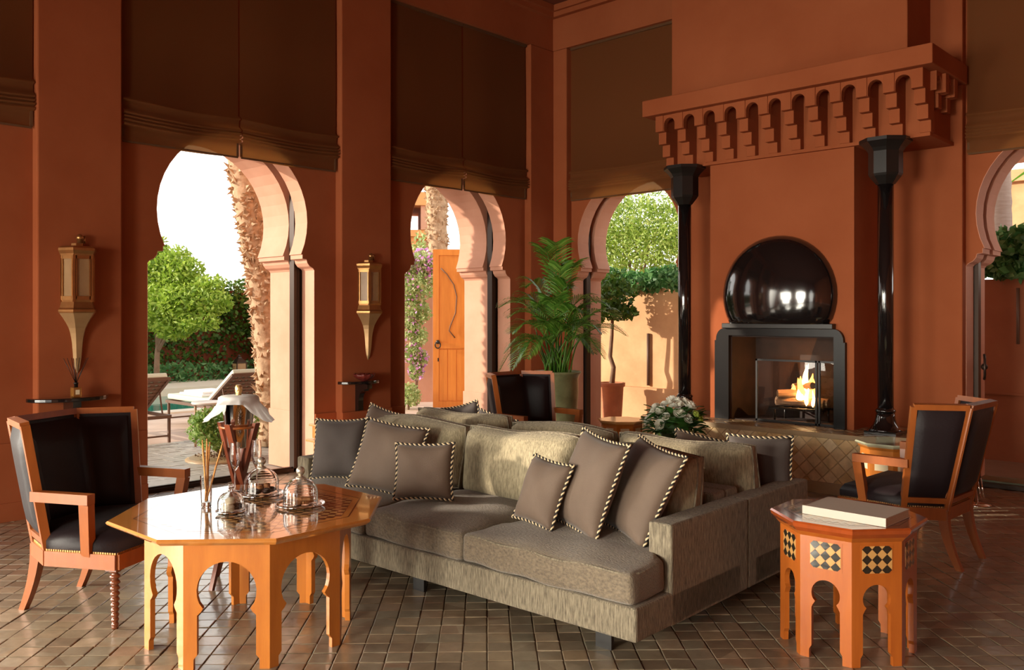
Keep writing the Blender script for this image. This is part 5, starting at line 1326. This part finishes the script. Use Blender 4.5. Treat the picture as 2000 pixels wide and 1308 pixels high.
for k in range(n):
    a = 2*PI*k/n; c = abs(math.cos(a-axd)); L_ = .03+.20*max(0, c-.45)**.9
    for j in range(9):
        if j < 4: r, z = prof[j]
        else: t = (j-3)/5; r = .114+.035*t*math.sin(PI/2*t)+.05*t*t*c+.008*math.sin(a*13)*t; z = .292-L_*t
        v.append((r*math.cos(a), r*math.sin(a), z))
for k in range(n):
    for j in range(8): fs.append((k*9+j, k*9+j+1, ((k+1) % n)*9+j+1, ((k+1) % n)*9+j))
m.add(v, fs, 0, True); m.build('cloth', thincloth, o)

# ------------------------------------------------------------------ on the coffee table
def TP(px, py): return D(px, (H-Z1)*F/(py-617), Z1+.0012)
def ribbon(m, prof, n=36): m.lathe(prof, n, cap=False)
def flute(label, px, py):
    o = thing('champagne_flute', label, 'glass', TP(px, py), 0, 'champagne flutes')
    m = MB(); m.glathe([(.0, .0), (.030, .0), (.030, .0015), (.006, .005), (.004, .02), (.0035, .10), (.006, .112), (.018, .135), (.026, .165), (.028, .20), (.024, .262), (.0225, .262), (.0262, .20), (.0242, .166), (.016, .138), (.0, .122)], 28); m.build('glass_body', glass, o)
flute('tall empty champagne flute behind the smallest glass dome', 459, 960)
flute('tall empty champagne flute behind the glass dome of dark cookies', 501, 953)
o = thing('breadstick_glass', 'narrow glass tumbler filled with breadsticks', 'glass', TP(403, 990)); bs0 = TP(403, 990)
m = MB(); m.glathe([(0, 0), (.022, 0), (.024, .004), (.0295, .155), (.028, .155), (.0225, .025), (0, .022)], 28); m.build('glass_body', glass, o)
for k, (px, py, lab) in enumerate(((395, 858, 'breadstick leaning furthest left in the tumbler'), (404, 856, 'longest upright breadstick in the tumbler'), (410, 862, 'breadstick right beside the longest one'), (436, 862, 'breadstick leaning far out to the right'), (407, 872, 'short breadstick among the others in the tumbler'))):
    t = bs0.length; tt = -bs0.x*ST+bs0.y*CT+.01*(k-2); e = D(px, tt, Z(py, tt)); b = bs0+Vector((.006*math.cos(k*1.9), .006*math.sin(k*1.9), .028))
    m = MB(); pts = [b.lerp(e, i/7)+Vector((.0012*math.sin(i*2+k), 0, .0012*math.cos(i*3))) for i in range(8)]; m.tube(pts, [.0035, .0044, .0048, .0047, .0049, .0046, .0048, .003], 7)
    tag(m.build('breadstick', stick), lab, 'breadstick', 'breadsticks in the tumbler')
def cloche(label, px, py, r, h, plate_r, knob, pl_lab, stemknob=False):
    c = TP(px, py); o = thing('glass_cloche', label, 'glass dome', c+Vector((0, 0, .012)), 0, 'glass domes on the coffee table')
    prof = [(r, 0), (r+.002, .004), (r, .008), (r, h*.42)]+[(r*math.cos(a), h*.42+h*.58*math.sin(a)) for a in [PI/2*i/9 for i in range(1, 9)]]+[(.012, h)]
    inn = [(max(0.0, x-.0025), z-.0022) for x, z in prof[::-1]]; inn = inn[:-3]+[(r-.0025, 0)]
    m = MB(); m.glathe(prof+inn+[prof[0]], 40); m.build('dome', glass, o)
    m = MB()
    if stemknob: m.lathe([(.006, h-.002), (.018, h+.006), (.008, h+.012), (.006, h+.02)], 16); m.ball((0, 0, h+.028), .012, 14, 8)
    else: m.lathe([(.026, h-.006), (.024, h+.003), (.012, h+.008), (.010, h+.016)], 20); m.ball((0, 0, h+.034), .022, 20, 12)
    m.build('knob', glass if stemknob else knob, o)
    if plate_r:
        p = thing('glass_plate', pl_lab, 'plate', c); m = MB(); m.glathe([(0, .0), (plate_r*.55, .0), (plate_r*.9, .006), (plate_r, .014), (plate_r*.99, .016), (plate_r*.88, .0105), (plate_r*.55, .0055), (0, .0055)], 40)
        m.build('plate_body', glass, p); m = MB(); m.tube([(plate_r*math.cos(a), plate_r*math.sin(a), .015) for a in [2*PI*i/40 for i in range(41)]], .0018, 5, cap=False); m.build('rim', silver, p)
    return c
kn = mat('pewter_knob', (.55, .48, .38), .3, metal=.7)
c1 = cloche('smallest glass dome, with a clear glass knob, over pale macarons', 451, 1003, .062, .095, .070, kn, 'small glass plate under the dome of macarons', True)
c2 = cloche('glass dome with a pewter knob over dark cookies, at the back', 511, 968, .088, .135, .118, kn, 'glass plate under the dome of dark cookies')
c3 = cloche('glass dome with a pewter knob over light biscuits, nearest the chequered inlay', 587, 989, .084, .130, .118, kn, 'glass plate under the dome of light biscuits')
def cookie(kind, c, dx, dy, dz, lab, grp, rx=0, rz=0, s_=1):
    m = MB()
    if kind == 'mac':
        m.lathe([(0, 0), (.018, .0), (.022, .005), (.022, .008), (.0205, .009), (.0205, .014), (.022, .015), (.022, .018), (.017, .024), (0, .026)], 20, cap=False); mt = macaron
    elif kind == 'macd':
        m.lathe([(0, 0), (.018, .0), (.022, .005), (.022, .008), (.0205, .009), (.0205, .014), (.022, .015), (.022, .018), (.017, .024), (0, .026)], 20, cap=False); mt = choc
    elif kind == 'dark': m.ball((0, 0, .012), .024, 12, 7, (1.1, .9, .55)); mt = choc
    elif kind == 'nut': m.ball((0, 0, .008), .015, 8, 5, (1.3, .9, .7)); mt = biscuit
    else: m.box(-.030, .030, -.011, .011, 0, .013); mt = biscuit
    o = m.build('cookie', mt, None, bevel=.004 if kind == 'bis' else 0); o.location = c+Vector((dx, dy, dz)); o.rotation_euler = (rx, 0, rz); o.scale = (s_,)*3; tag(o, lab, 'cookie', grp)
for dx, dy, dz, kd, rx in ((-.028, -.01, .020, 'mac', 0), (.024, -.022, .020, 'mac', 0), (.006, .028, .020, 'macd', 0), (-.004, .002, .046, 'mac', .15)): cookie(kd, c1, dx, dy, dz, {(.046): 'pale macaron on top of the others under the smallest dome'}.get(dz, 'dark chocolate macaron under the smallest dome' if kd == 'macd' else 'pale macaron at the bottom of the smallest dome'), 'macarons under the smallest dome', rx, s_=1.12)
for k in range(7): a = k*PI*2/6; cookie('dark', c2, .045*math.cos(a)*(k < 6), .045*math.sin(a)*(k < 6), .018+.016*(k == 6), 'dark chocolate cookie under the back glass dome', 'dark cookies under the back dome', rz=a, s_=1.15)
for k in range(5): a = k*2*PI/5+.4; cookie('nut', c2, .028*math.cos(a), .028*math.sin(a), .038+.003*(k % 2), 'brown nut cluster on top of the dark cookies', 'nut clusters under the back dome', rz=a, s_=1.3)
for k in range(6): cookie('bis', c3, -.030+.030*(k % 3), -.018+.036*(k // 3), .018, 'light finger biscuit under the right glass dome', 'finger biscuits under the right dome', rz=1.0+.15*k, s_=1.2)
for k in range(3): cookie('bis', c3, -.02+.022*k, .0, .033, 'light finger biscuit laid on top of the others under the right glass dome', 'top finger biscuits under the right dome', rz=.3+.3*k, s_=1.25)
